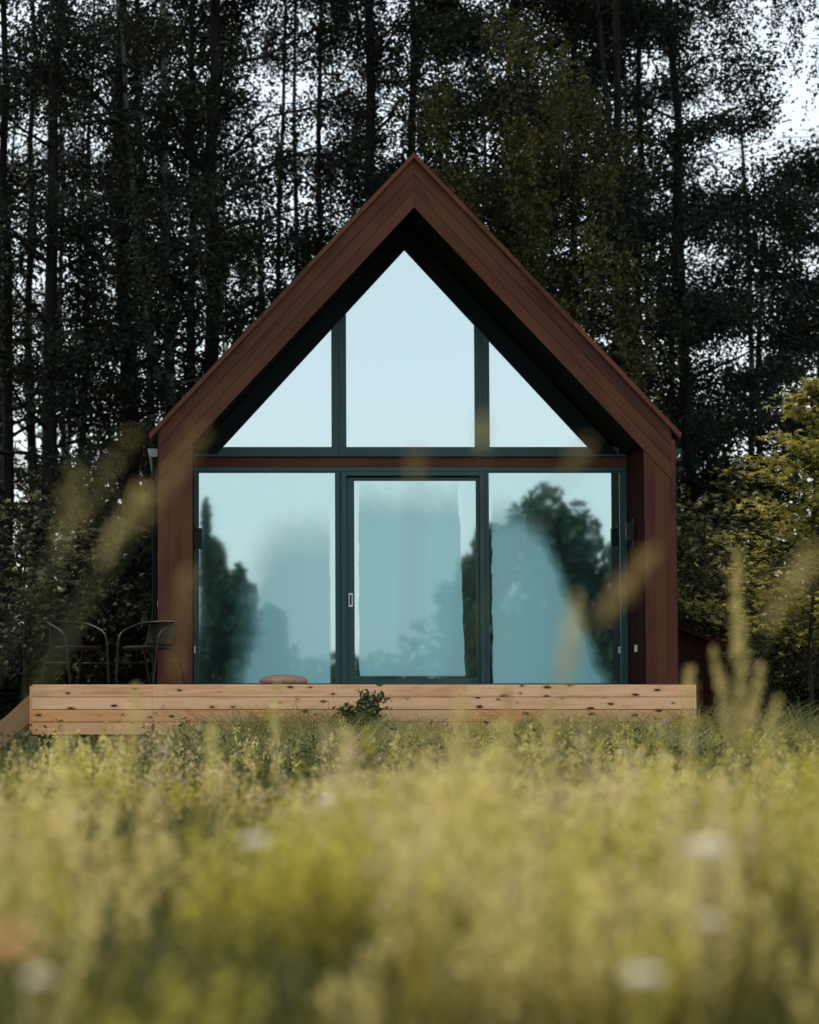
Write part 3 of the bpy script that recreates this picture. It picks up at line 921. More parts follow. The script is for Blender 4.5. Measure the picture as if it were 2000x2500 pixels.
def tree(name, base, H, r0, lean, seed, cb, cw, nleaf, leaf_size, lmat, bmat, style, label, group, nb=30, fork=False):
    ztop = 0.75 + 1780 * 0.0046 * (32 + base[1]) / 32 + 0.8
    nleaf = int(nleaf * 4.9 * leaf_share(base[0]))
    rng = np.random.default_rng(seed)
    root = empty(name, base)
    tag(root, label, 'tree', group)
    tr = MB()
    line = wobble_line((0, 0, -0.2), (lean[0], lean[1], H), 14, 0.04 + r0 * 0.10, rng)
    rad = [r0 * (1.0 - 0.86 * (k / 13)) * (1.25 if k == 0 else 1.0) for k in range(14)]
    tr.tube([tuple(p) for p in line], rad, 9)
    stems = [(line, r0)]
    if fork:
        k0 = 4
        l2 = wobble_line(line[k0], line[k0] + np.array([lean[0] * .4 + rng.choice([-1, 1]) * 1.2, rng.normal() * .6, H * .62]), 11, 0.10, rng)
        tr.tube([tuple(p) for p in l2], [rad[k0] * .72 * (1 - .85 * k / 10) for k in range(11)], 8)
        stems.append((l2, r0 * .7))
    cents = []
    tips = []
    for b_ in range(nb):
        ln, rr = stems[b_ % len(stems)]
        t = cb / H + (0.97 - cb / H) * ((b_ + rng.random()) / nb)
        z = t * H
        if z > ztop: z = cb + (ztop - cb) * rng.random(); t = z / H
        kk = np.searchsorted(ln[:, 2], z); kk = min(max(kk, 1), len(ln) - 1)
        f = (z - ln[kk - 1][2]) / (ln[kk][2] - ln[kk - 1][2] + 1e-6)
        st = ln[kk - 1] + (ln[kk] - ln[kk - 1]) * min(max(f, 0), 1)
        az = b_ * 2.399 + rng.random() * 0.8
        Lb = cw * (0.55 + 0.6 * rng.random()) * (1.0 if z < H * .6 else 0.75)
        rise = (0.75 if style == 'birch' else 0.45) * Lb * (0.6 + .7 * rng.random())
        droop = (0.55 if style == 'birch' else 0.12) * Lb
        q = np.linspace(0, 1, 7)
        pts = st + np.stack([np.cos(az) * Lb * q, np.sin(az) * Lb * q, rise * q - droop * q ** 3], 1)
        pts[1:] += np.cumsum(rng.normal(size=(6, 3)) * Lb * 0.030, 0)
        r1 = max(0.016, rr * 0.30 * (1 - t * .55))
        tr.tube([tuple(p) for p in pts], [r1 * (1 - .82 * k / 6) for k in range(7)], 5, caps=False)
        for s_ in range(5):
            i0 = 2 + s_ % 5
            a2 = az + rng.normal() * 0.9
            l2 = Lb * (0.18 + .30 * rng.random())
            e2 = pts[i0] + np.array([np.cos(a2) * l2, np.sin(a2) * l2, rng.normal() * .25 * l2 + (0.1 * l2)])
            mid = (pts[i0] + e2) / 2 + rng.normal(size=3) * 0.05
            tr.tube([tuple(pts[i0]), tuple(mid), tuple(e2)], [r1 * .34, r1 * .22, 0.006], 4, caps=False)
            tips.append((e2, mid))
        tips.append((pts[-1], pts[-2])); tips.append((pts[-2], pts[-3]))
    tm = tr.build('trunk', bmat, root, smooth=True)
    nt = len(tips)
    per = max(6, nleaf // nt)
    for (e2, mid) in tips:
        w = 0.06 + 2.7 * rng.random() ** 2.8
        n = int(per * w)
        if style == 'birch':
            ns = max(1, n // 22)
            for _ in range(ns):
                o2 = mid + (e2 - mid) * rng.random() + rng.normal(size=3) * np.array([0.16, 0.16, 0.06])
                ln = 0.35 + 1.15 * rng.random() ** 1.5
                k = max(4, int(22 * ln / 0.8))
                tt = rng.random(k)
                sw = rng.normal(size=2) * 0.10
                c = np.stack([o2[0] + sw[0] * tt, o2[1] + sw[1] * tt, o2[2] - ln * tt], 1) + rng.normal(size=(k, 3)) * 0.045
                cents.append(c)
        else:
            sp = rng.normal(size=(n, 3)) * np.array([0.27, 0.27, 0.15]) * (0.55 + .5 * rng.random())
            sp[:, 2] -= np.abs(rng.normal(size=n)) * 0.38 * rng.random()
            c = mid + (e2 - mid) * rng.random((n, 1)) * 1.15 + sp
            cents.append(c)
    C = np.concatenate(cents)
    stuff_part(obj_from_mesh('crown', tri_leaves('crown', C, leaf_size, rng, 0.5 if style == 'birch' else 0.15), lmat, root))
    return root


def at_x(px, Y):
    return P(px, 1000, Y).x

TG = 'tall trees standing behind the cabin'
DK, BR, OL = 'leaf_dark', 'leaf_brown', 'leaf_olive'
trees = [
 # px, Y, H, r, lean px-ish(m), style, leaf, bark, nleaf, crown base, width, fork, label
 (20, 13, 17, .17, (-.3, 0), 'broad', DK, 'bark_dark', 7500, 3.0, 2.4, 0, 'dark tree cut by the left edge of the picture'),
 (62, 20, 18, .16, (.2, 0), 'broad', DK, 'bark_dark', 7500, 2.6, 2.6, 0, 'slim dark tree second from the left edge, behind the thicket'),
 (118, 12, 19, .20, (-.1, 0), 'broad', DK, 'bark_dark', 8000, 3.4, 2.5, 0, 'straight dark tree rising above the left chair'),
 (190, 23, 17, .14, (.3, 0), 'broad', BR, 'bark_dark', 7500, 3.0, 2.6, 0, 'thin brown-leaved tree between the left chairs and the thick dark trunk'),
 (318, 14, 20, .24, (-.15, 0), 'broad', DK, 'bark_dark', 8500, 3.6, 2.6, 0, 'thick dark trunk over the left eave tip'),
 (360, 18, 19, .15, (-.2, 0), 'birch', BR, 'bark_birch', 7000, 4.2, 2.2, 0, 'pale slim birch just right of the thick dark left trunk'),
 (424, 12.5, 18, .15, (-.4, 0), 'birch', BR, 'bark_birch', 6500, 4.6, 2.1, 1, 'forked pale birch left of the cabin roof slope'),
 (478, 15, 19, .15, (-.05, 0), 'birch', DK, 'bark_birch', 6000, 4.8, 2.0, 0, 'pale birch stem close beside the thickest left trunk'),
 (510, 13.2, 20, .23, (.15, 0), 'broad', BR, 'bark_dark', 7500, 4.6, 3.0, 0, 'thickest dark trunk with long limb over the left roof slope'),
 (655, 22, 17, .12, (.3, 0), 'broad', BR, 'bark_dark', 4200, 5.0, 2.5, 0, 'thin tree with open sky gaps above the left roof slope'),
 (790, 19, 18, .13, (.1, 0), 'birch', DK, 'bark_dark', 7000, 5.2, 2.2, 0, 'slim tree left of the roof ridge'),
 (915, 14, 20, .20, (.05, 0), 'birch', DK, 'bark_dark', 9500, 6.0, 2.2, 0, 'dark tree with hanging foliage just left of the ridge'),
 (1018, 17, 20, .18, (0, 0), 'birch', DK, 'bark_dark', 8000, 6.4, 2.0, 0, 'dark trunk rising straight behind the roof ridge'),
 (1150, 11, 11, .10, (.2, 0), 'birch', OL, 'bark_dark', 5200, 4.2, 1.9, 0, 'weeping birch with olive foliage right above the ridge'),
 (1268, 14.5, 20, .20, (.1, 0), 'broad', DK, 'bark_dark', 9000, 6.0, 2.4, 0, 'thick dark trunk above the right roof slope'),
 (1330, 10.5, 10.2, .10, (.25, 0), 'birch', OL, 'bark_dark', 5600, 4.0, 1.8, 0, 'weeping olive birch hanging over the right roof slope'),
 (1400, 18, 20, .17, (.1, 0), 'broad', DK, 'bark_dark', 10000, 5.6, 2.6, 0, 'dense dark tree right of the weeping birch'),
 (1450, 12.5, 19, .16, (.9, 0), 'broad', DK, 'bark_dark', 9000, 4.2, 2.8, 1, 'leaning dark tree with limbs spreading right over the roof'),
 (1580, 21, 20, .16, (.1, 0), 'broad', DK, 'bark_dark', 11000, 4.0, 2.8, 0, 'dense dark tree above the right eave'),
 (1700, 14, 19, .17, (-.4, 0), 'broad', BR, 'bark_dark', 6500, 3.4, 2.0, 0, 'spreading tree right of the cabin with lacy foliage'),
 (1845, 19, 10.5, .15, (.2, 0), 'broad', DK, 'bark_dark', 8000, 3.0, 2.7, 0, 'dark tree behind the yellow maple'),
 (1980, 13.5, 9.5, .16, (.3, 0), 'broad', DK, 'bark_dark', 7500, 2.8, 2.4, 0, 'dark tree at the right edge behind the maple'),
 (2150, 17, 17, .16, (-.1, 0), 'birch', BR, 'bark_dark', 6500, 5.0, 2.6, 0, 'birch whose branches hang in from the top right corner'),
]
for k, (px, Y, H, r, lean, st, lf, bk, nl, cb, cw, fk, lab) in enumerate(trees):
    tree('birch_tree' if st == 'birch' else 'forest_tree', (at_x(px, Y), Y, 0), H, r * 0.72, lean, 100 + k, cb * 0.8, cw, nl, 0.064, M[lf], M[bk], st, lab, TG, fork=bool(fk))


def shrub(name, base, h, w, n, size, mat, seed, label, cat='shrub', group=None, stems=7, flat=0.2):
    rng = np.random.default_rng(seed)
    root = empty(name, base)
    tag(root, label, cat, group)
    st = MB(); cents = []
    for k in range(stems):
        az = k * 2.4 + rng.random()
        rr = w * (0.25 + .75 * rng.random()); hh = h * (0.55 + .45 * rng.random())
        q = np.linspace(0, 1, 6)
        pts = np.stack([np.cos(az) * rr * q ** 1.5, np.sin(az) * rr * q ** 1.5, hh * q], 1) + np.cumsum(rng.normal(size=(6, 3)) * 0.03, 0)
        pts[0] = (0.05 * np.cos(az), 0.05 * np.sin(az), -0.05)
        st.tube([tuple(p) for p in pts], [0.018 * (1 - .8 * i_ / 5) for i_ in range(6)], 5, caps=False)
        for s_ in range(7):
            t = 0.15 + 0.85 * rng.random()
            c0 = pts[int(t * 5)] * (1 - (t * 5) % 1) + pts[min(5, int(t * 5) + 1)] * ((t * 5) % 1)
            a2 = rng.random() * 6.28; l2 = w * (0.18 + .35 * rng.random())
            e2 = c0 + np.array([np.cos(a2) * l2, np.sin(a2) * l2, l2 * (0.1 + .5 * rng.random())])
            st.tube([tuple(c0), tuple((c0 + e2) / 2 + rng.normal(size=3) * .02), tuple(e2)], [0.008, 0.006, 0.003], 4, caps=False)
            m_ = max(3, int(n / (stems * 7)))
            cents.append(c0 + (e2 - c0) * (0.2 + rng.random((m_, 1))) + rng.normal(size=(m_, 3)) * np.array([.14, .14, .08]) * w * .8)
    C = np.concatenate(cents); C = C[C[:, 2] > 0.03]
    st.build('stem', M['bark_thin'], root)
    stuff_part(obj_from_mesh('foliage', leaf_mesh('foliage', C, size, rng, flat=flat, hang=0.2), mat, root))
    return root


SG = 'undergrowth around the cabin'
shrubs = [
 # px, Y, height, width, leaves, size
 (20, 6.0, 2.6, 1.1, 3200, .075, 'bushy shrub at the far left edge beside the deck stairs'),
 (130, 7.5, 3.0, 1.1, 3400, .08, 'leafy shrub behind the left chair'),
 (235, 9.0, 3.4, 1.1, 3400, .08, 'shrub behind the gap between the two chairs'),
 (330, 8.8, 3.2, 0.9, 3000, .08, 'shrub close behind the left downpipe'),
 (1690, 6.5, 3.0, 1.0, 4200, .062, 'small-leaved shrub right beside the right downpipe'),
 (1770, 9.5, 4.2, 1.2, 4600, .075, 'taller shrub behind the lean-to'),
 (1880, 7.0, 2.4, 1.2, 3600, .07, 'shrub under the yellow maple'),
 (1985, 5.0, 1.7, 1.0, 2600, .065, 'low shrub at the right edge below the maple'),
]
for k, (px, Y, h_, w_, n_, sz, lab) in enumerate(shrubs):
    shrub('shrub', (at_x(px, Y), Y, 0), h_ * 1.1, w_ * 1.1, int(n_ * 1.9), sz * 1.15, M['leaf_shrub' if px > 1000 else 'leaf_dark'], 300 + k, lab, 'shrub', SG)  # left shrubs take darker leaves, shade put into their colour

# young maple: tiers of flat palmate leaves
def palmate(rng, C, N, size, mat, parent):
    ang_ = []
    rad_ = []
    for k in range(5):
        a0 = math.pi / 2 + (k - 2) * 0.95
        ang_ += [a0 - 0.45, a0 - 0.16, a0, a0 + 0.16]
        L = (0.62, 0.9, 1.0, 0.9, 0.62)[k]
        rad_ += [0.30, L * .62, L, L * .60]
    ang_ += [-math.pi / 2]; rad_ += [0.10]
    ang_, rad_ = np.array(ang_), np.array(rad_)
    m = len(ang_)
    n = len(C)
    u = rng.normal(size=(n, 3)); u[:, 2] = u[:, 2] * .25 - .25; u /= np.linalg.norm(u, axis=1, keepdims=True)
    nn = N / np.linalg.norm(N, axis=1, keepdims=True)
    w = np.cross(nn, u); w /= np.linalg.norm(w, axis=1, keepdims=True)
    u = np.cross(w, nn)
    L = (size * (0.6 + .7 * rng.random(n)))[:, None, None]
    pts = C[:, None, :] + L * (w[:, None, :] * (np.cos(ang_) * rad_)[None, :, None] + u[:, None, :] * (np.sin(ang_) * rad_)[None, :, None] - nn[:, None, :] * (0.16 * rad_ ** 2)[None, :, None])
    v = np.concatenate([C[:, None, :], pts], 1)
    base = (np.arange(n) * (m + 1))[:, None]
    k = np.arange(m)
    f = np.stack([np.zeros(m, int), 1 + k, 1 + (k + 1) % m], 1)
    F = (base[:, :, None] + f[None]).reshape(-1, 3)
    return stuff_part(obj_from_mesh('crown', np_mesh('crown', v.reshape(-1, 3), [F]), mat, parent))


def maple(px, Y, H, w, n, seed, label, size=0.085, mat='leaf_maple'):
    rng = np.random.default_rng(seed)
    root = empty('maple_sapling', (at_x(px, Y), Y, 0))
    tag(root, label, 'tree', 'young maples beside the cabin')
    st = MB()
    line = wobble_line((0, 0, -0.1), (0.05, 0, H), 12, 0.02, rng)
    st.tube([tuple(p) for p in line], [0.035 * (1 - .85 * k / 11) for k in range(12)], 7)
    C, N = [], []
    tiers = 30
    for k in range(tiers):
        t = 0.30 + 0.70 * k / (tiers - 1)
        z = t * H
        i0 = min(10, int(t * 11)); c0 = line[i0] + (line[i0 + 1] - line[i0]) * (t * 11 - i0)
        reach = w * (1.02 - t) ** 0.62 * (0.65 + .5 * rng.random()) + 0.10
        az = k * 2.4 + rng.random()
        e = c0 + np.array([np.cos(az) * reach, np.sin(az) * reach, reach * .38])
        st.tube([tuple(c0), tuple((c0 + e) / 2 + np.array([0, 0, .05])), tuple(e)], [0.011, 0.008, 0.004], 5, caps=False)
        m_ = int(n / tiers * (0.5 + reach / w))
        q = 0.15 + rng.random((m_, 1)) * 0.95
        c = c0 + (e - c0) * q + rng.normal(size=(m_, 3)) * np.array([0.13, 0.13, 0.035]) * (0.4 + reach)
        C.append(c)
        nv = rng.normal(size=(m_, 3)) * 0.32; nv[:, 2] += 1.0
        nv[:, 1] -= 0.35
        N.append(nv)
    st.build('trunk', M['bark_thin'], root, smooth=True)
    palmate(rng, np.concatenate(C), np.concatenate(N), size, M[mat], root)
    return root


maple(1972, 3.0, P(1972, 940, 3.0).z, 1.25, 3800, 41, 'young maple with bright yellow-green leaves at the right edge', 0.078)
M['leaf_maple_dim'] = leafy('dimmed_green_maple_leaves', [(0.0, (0.022, 0.024, 0.007)), (1.0, (0.065, 0.064, 0.016))], 0.3)  # dimness of the undergrowth put into a darker leaf colour
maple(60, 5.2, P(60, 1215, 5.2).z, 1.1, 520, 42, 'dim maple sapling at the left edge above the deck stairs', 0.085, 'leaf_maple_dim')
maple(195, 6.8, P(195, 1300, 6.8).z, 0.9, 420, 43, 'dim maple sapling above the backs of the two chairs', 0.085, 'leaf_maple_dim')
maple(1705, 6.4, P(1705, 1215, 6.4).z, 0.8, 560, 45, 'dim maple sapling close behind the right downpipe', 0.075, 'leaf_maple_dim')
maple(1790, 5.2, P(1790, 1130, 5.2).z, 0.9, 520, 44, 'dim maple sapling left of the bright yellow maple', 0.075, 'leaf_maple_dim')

# the wood farther back, one dark mass of leaves and stems
rng = np.random.default_rng(77)
n = 70000
Yw = rng.uniform(25, 42, n)
Xw = rng.uniform(-16, 22, n)
Zw = rng.random(n) ** 1.5 * 9.5
lump = np.sin(Xw * 0.9 + Yw * .3) + np.sin(Xw * 0.37 - Yw * .5 + 2) + np.sin(Zw * 1.1 + Xw)
keep = Zw < 4.7 + 1.3 * lump + rng.normal(size=n) * .6
Cw = [np.stack([Xw, Yw, Zw], 1)[keep]]
nl_ = 16000      # the same wood going on unseen, left and above, added to block the sun
Cw.append(np.stack([rng.uniform(-24, -8.2, nl_), rng.uniform(2, 24, nl_), rng.random(nl_) * 15.5 + .4], 1))
nl_ = 15000
yy_ = rng.uniform(10.5, 26, nl_)
Cw.append(np.stack([rng.uniform(-9, 18, nl_), yy_, 0.75 + 0.262 * (32 + yy_) + 0.3 + rng.random(nl_) * 5.5], 1))
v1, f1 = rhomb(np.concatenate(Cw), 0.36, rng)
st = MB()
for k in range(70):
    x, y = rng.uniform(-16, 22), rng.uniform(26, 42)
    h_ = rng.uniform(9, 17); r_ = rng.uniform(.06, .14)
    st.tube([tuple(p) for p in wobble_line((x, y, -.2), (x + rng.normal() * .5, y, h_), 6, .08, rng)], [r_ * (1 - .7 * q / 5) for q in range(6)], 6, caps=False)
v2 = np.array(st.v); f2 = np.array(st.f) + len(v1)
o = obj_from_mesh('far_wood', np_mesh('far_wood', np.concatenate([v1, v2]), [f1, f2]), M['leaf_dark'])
tag(o, 'dark mass of woodland far behind the cabin, with added unseen shading leaves', 'wood', kind='stuff')

# the tree line across the meadow, behind the photographer: it shows in the window glass
rng = np.random.default_rng(78)
pts = []
def clump(cx, cy, cz, rx, rz, n):
    d = rng.normal(size=(n, 3)); d /= np.linalg.norm(d, axis=1, keepdims=True)
    r = rng.random((n, 1)) ** .45
    pts.append(np.array([cx, cy, cz]) + d * r * np.array([rx, rx, rz]))
for k in range(46):
    x = -32 + k * 1.75 + rng.normal() * .5
    h_ = 3.4 + 1.2 * math.sin(x * .55) + rng.random() * 1.2
    if -0.2 < x < 6.2: h_ = 2.0 + .6 * rng.random()
    clump(x, -62 - rng.random() * 6, h_ * .42, 1.8, h_ * .50, 900)
for (x, h_, w_) in ((-2.05, 6.9, .32), (-1.45, 5.7, .55), (-1.1, 4.9, .6), (-.6, 4.3, .7), (.1, 3.5, .8), (6.6, 5.2, 1.0), (7.6, 6.2, 1.5), (8.7, 7.0, 1.7), (9.7, 7.3, 1.9), (10.8, 6.8, 1.7), (12.0, 5.7, 1.6), (13.4, 5.2, 1.5), (15.2, 5.6, 1.4), (-6, 6.4, 1.5), (-10, 7.2, 1.8), (17, 7.0, 1.8), (22, 7.5, 2)):
    for q in range(5):
        clump(x + rng.normal() * .2 * w_, -61 + rng.normal() * .6, h_ * (.25 + .165 * q), w_ * (1.0 - .13 * q), h_ * .16, 420)
v1, f1 = rhomb(np.concatenate(pts), 0.30, rng)
o = obj_from_mesh('far_tree_line', np_mesh('far_tree_line', v1, [f1]), M['leaf_line'])
tag(o, 'dark line of trees across the meadow, mirrored in the lower windows', 'tree line', kind='stuff')


# ------------------------------------------------------------------ meadow
def blades(B, h, lean, w, rng, segs=3, arch=0.0):
    """curved grass blades standing at B (n,3)"""
    n = len(B)
    az = rng.random(n) * 6.283
    fa = rng.random(n) * 6.283
    d = np.stack([np.cos(az), np.sin(az), np.zeros(n)], 1)
    pv = np.stack([np.cos(fa), np.sin(fa), np.zeros(n)], 1)
    V = []
    for k in range(segs):
        t = k / segs
        c = B + d * (lean * h * t ** 2)[:, None] + np.array([0, 0, 1]) * (h * (t - arch * t ** 3))[:, None]
        ww = (w * (1 - 0.55 * t))[:, None] * .5
        V += [c - pv * ww, c + pv * ww]
    V.append(B + d * (lean * h)[:, None] + np.array([0, 0, 1]) * (h * (1 - arch))[:, None])
    m = 2 * segs + 1
    v = np.stack(V, 1).reshape(-1, 3)
    b0 = (np.arange(n) * m)[:, None]
    quads = [b0 + np.array([[2 * k, 2 * k + 1, 2 * k + 3, 2 * k + 2]]) for k in range(segs - 1)]
    tri = b0 + np.array([[2 * segs - 2, 2 * segs - 1, 2 * segs]])
    tipv = V[-1]
    return v, quads, tri, tipv, d


def meadow_points(rng, n, t0, t1, m0, m1, pw=1.0):
    t = t0 + (t1 - t0) * rng.random(n) ** pw
    a0 = CAM.x - 0.0671 * t - m0; a1 = CAM.x + 0.2204 * t + m1
    x = a0 + (a1 - a0) * rng.random(n)
    return np.stack([x, CAM.y + t, np.zeros(n)], 1), t


def join(parts):
    """parts: list of (verts, [face arrays])"""
    V, F, o_ = [], [], 0
    for v, fs in parts:
        V.append(v); F += [f + o_ for f in fs]; o_ += len(v)
    return np.concatenate(V), F


def height_field(P_):
    x, y = P_[:, 0], P_[:, 1]
    return np.clip(0.5 + 0.5 * (np.sin(x * 1.9 + y * .6) * .4 + np.sin(x * .83 - y * 1.1 + 1.3) * .35 + np.sin(x * 4.7 + y * 1.9 + .4) * .35 + np.sin(-x * 3.1 + y * 2.7) * .3), 0, 1)


def heads(tips, d, h, rng, k, size, spread, length):
    """loose seed heads: k spikelets around the top of each stalk"""
    n = len(tips)
    t = rng.random((n, k))
    L = length * (0.6 + .8 * rng.random((n, 1)))
    off = rng.normal(size=(n, k, 3)) * spread * (0.25 + 0.9 * np.sin(np.pi * (0.12 + .8 * t)))[:, :, None]
    c = tips[:, None, :] - np.array([0, 0, 1])[None, None] * (L * t)[:, :, None] - d[:, None, :] * (L * t * .25)[:, :, None] + off * np.array([1, 1, .6])
    return rhomb(c.reshape(-1, 3), size, rng, ratio=0.42, hang=-1.0)


rng = np.random.default_rng(11)
gparts, sparts = [], []
# the low, darker sward: (count, from, to, height lo, hi, width, margins)
swparts = []
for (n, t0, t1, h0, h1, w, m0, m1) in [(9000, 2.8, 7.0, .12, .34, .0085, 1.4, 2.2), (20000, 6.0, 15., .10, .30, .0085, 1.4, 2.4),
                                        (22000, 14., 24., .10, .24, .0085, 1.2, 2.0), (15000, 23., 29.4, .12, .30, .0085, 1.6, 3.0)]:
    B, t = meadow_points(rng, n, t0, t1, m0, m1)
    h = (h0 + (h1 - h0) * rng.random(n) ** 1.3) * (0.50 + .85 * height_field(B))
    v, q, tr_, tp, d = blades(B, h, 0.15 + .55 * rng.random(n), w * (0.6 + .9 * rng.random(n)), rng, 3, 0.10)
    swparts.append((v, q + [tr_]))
# tufts and stands of tall stalks with long feathery plumes; each has a height and tint of its own
# (tufts, from, to, stalks lo, hi, radius, height lo, hi, spikelets, size, plume length, plume width)
tint = [[], [], []]
for (nc, t0, t1, k0, k1, rad_, h0, h1, k, sz, pl, pwid) in [
        (26, 3.6, 6.0, 3, 8, .04, .24, .52, 60, .018, .20, .013), (90, 5.5, 11., 3, 10, .045, .30, .76, 60, .021, .24, .013),
        (15, 5.2, 9.0, 26, 60, .10, .34, .60, 46, .021, .22, .013), (9, 6.0, 9.0, 31, 70, .11, .44, .54, 56, .022, .24, .014), (30, 8.0, 14., 30, 75, .16, .34, .62, 36, .022, .24, .014),
        (15, 13., 20., 30, 75, .24, .30, .54, 28, .024, .24, .014),
        (130, 11., 20., 3, 9, .06, .30, .70, 30, .024, .26, .014), (110, 19., 28.5, 3, 7, .07, .28, .66, 22, .026, .24, .014)]:
    Cc, t = meadow_points(rng, nc, t0, t1, .4 + t0 * .04, .6 + t0 * .06)
    if k0 == 31:
        Cc[:, 0] = CAM.x + (rng.uniform(640, 1330, nc) - 467) / 6957 * t
    fx = 467 + (Cc[:, 0] - CAM.x) / t * 6957
    Cc = Cc[~((t < 7.5) & (fx > 120) & (fx < 800) & (rng.random(nc) < .85)) & ~((t < 5.4) & (rng.random(nc) < .5))]; nc = len(Cc)
    cnt = rng.integers(k0, k1, nc)
    hc = h0 + (h1 - h0) * rng.random(nc) ** 1.4
    tn = rng.choice(3, nc, p=[.52, .35, .13])
    idx = np.repeat(np.arange(nc), cnt); n = len(idx)
    off = rng.normal(size=(n, 2)) * rad_
    B = Cc[idx] + np.concatenate([off, np.zeros((n, 1))], 1)
    h = hc[idx] * (0.60 + .50 * rng.random(n)) * (1 - .10 * np.clip(np.linalg.norm(off, axis=1) / rad_, 0, 3))
    v, q, tr_, tp, d = blades(B, h, 0.05 + .26 * rng.random(n), np.full(n, .0040), rng, 3, 0.03)
    gparts.append((v, q + [tr_]))
    for c_ in range(3):
        sel = tn[idx] == c_
        if sel.any():
            v, f = heads(tp[sel], d[sel], h[sel], rng, k, sz, pwid, pl)
            tint[c_].append((v, [f]))
    B2 = np.repeat(B, 2, 0) + np.concatenate([rng.normal(size=(2 * n, 2)) * .035, np.zeros((2 * n, 1))], 1)
    v, q, tr_, tp, d = blades(B2, np.repeat(h, 2) * (.5 + .4 * rng.random(2 * n)), 0.25 + .5 * rng.random(2 * n), np.full(2 * n, .009), rng, 3, .12)
    gparts.append((v, q + [tr_]))
for c_, (mt, lab) in enumerate((('seed', 'pale straw plumes over the meadow grass'), ('seed_yellow', 'yellow-green plumes over the meadow grass'), ('seed_pink', 'pinkish beige plumes over the meadow grass'))):
    V, F = join(tint[c_])
    o = obj_from_mesh('seed_heads', np_mesh('seed_heads', V, F), M[mt])
    tag(o, lab, 'grass', kind='stuff')
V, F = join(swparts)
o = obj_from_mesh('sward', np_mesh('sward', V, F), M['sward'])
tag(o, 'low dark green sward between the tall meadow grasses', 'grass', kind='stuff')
# leafy herbs scattered through the far meadow
nh = 420
Cc, t = meadow_points(rng, nh, 17., 29.6, 1.0, 2.0)
hh = .18 + .34 * rng.random(nh) ** 1.5
k = 46
tt = rng.random((nh, k))
c = Cc[:, None, :] + np.stack([rng.normal(size=(nh, k)) * .075 * (1.2 - tt), rng.normal(size=(nh, k)) * .075 * (1.2 - tt), tt * hh[:, None]], -1)
v, f = rhomb(c.reshape(-1, 3), .05, rng, ratio=.4, flat=.3)
o = obj_from_mesh('meadow_herbs', np_mesh('meadow_herbs', v, [f]), M['leaf_weed'])
tag(o, 'low leafy herbs among the meadow grass toward the deck', 'ground cover', kind='stuff')
# wider meadow to both sides of the view
n = 34000
B = np.stack([rng.uniform(-22, 22, n), rng.uniform(-44, -1.5, n), np.zeros(n)], 1)
tt = B[:, 1] - CAM.y
out = (B[:, 0] < CAM.x - 0.0671 * tt - 1.2) | (B[:, 0] > CAM.x + 0.2204 * tt + 1.6) | (tt < -1.5)
B = B[out]; n = len(B)
h = rng.uniform(.3, .6, n)
v, q, tr_, tp, d = blades(B, h, 0.2 + .5 * rng.random(n), np.full(n, .02), rng, 3, .1)
gparts.append((v, q + [tr_]))
V, F = join(gparts)
o = obj_from_mesh('meadow_grass', np_mesh('meadow_grass', V, F), M['grass'])
tag(o, 'tall olive and straw coloured meadow grass in the foreground', 'grass', kind='stuff')
# shorter, arching green grass right before the deck and around the cabin
n = 38000
B = np.stack([rng.uniform(-6.5, 5.5, n), -1.32 - 3.4 * rng.random(n) ** 1.2, np.zeros(n)], 1)
edge = np.clip((B[:, 0] + 3.4) / .8, 0.35, 1.0)
h = (0.20 + .34 * rng.random(n)) * (0.70 + .55 * height_field(B * 1.4)) * edge * np.clip(1.25 + (B[:, 1] + 1.3) * .14, .75, 1.3)
v, q, tr_, tp, d = blades(B, h * 1.38, 0.35 + .85 * rng.random(n), .0055 + .0065 * rng.random(n), rng, 4, 0.28)
gp = [(v, q + [tr_])]
n = 9000
B = np.stack([rng.uniform(-12, 14, n), rng.uniform(-1.2, 12, n), np.zeros(n)], 1)
B = B[(B[:, 0] < -4.4) | (B[:, 0] > 3.0)]; n = len(B)
v, q, tr_, tp, d = blades(B, .15 + .35 * rng.random(n), .2 + .6 * rng.random(n), np.full(n, .012), rng, 3, .15)
gp.append((v, q + [tr_]))
V, F = join(gp)
o = obj_from_mesh('deck_grass', np_mesh('deck_grass', V, F), M['grass_deck'])
tag(o, 'short arching green grass growing along the deck front', 'grass', kind='stuff')


# ------------------------------------------------------------------ single plants
def weed(px, Y, h, w, n, size, seed, label, mat='leaf_weed', stems=6):
    rng = np.random.default_rng(seed)
    root = empty('weed_plant', (at_x(px, Y), Y, 0))
    tag(root, label, 'plant', 'weeds growing before the deck')
    st = MB(); cents = []
    for k in range(stems):
        az = k * 2.4; rr = w * (0.15 + .6 * rng.random()) if k else 0.02; hh = h * (0.6 + .4 * rng.random()) if k else h
        q = np.linspace(0, 1, 5)
        pts = np.stack([np.cos(az) * rr * q ** 1.4, np.sin(az) * rr * q ** 1.4, hh * q - 0.02], 1) + rng.normal(size=(5, 3)) * .006
        st.tube([tuple(p) for p in pts], [0.005, .0045, .004, .003, .0015], 5, caps=False)
        m_ = n // stems
        t = 0.25 + .75 * rng.random(m_)
        c0 = np.stack([np.interp(t, q, pts[:, i_]) for i_ in range(3)], 1)
        cents.append(c0 + rng.normal(size=(m_, 3)) * np.array([.055, .055, .02]) * (1.35 - t)[:, None] * (w / .16))
    st.build('stem', M['stem'], root)
    stuff_part(obj_from_mesh('leaves', leaf_mesh('leaves', np.concatenate(cents), size, rng, ratio=.36, flat=.35), M[mat], root))
    return root


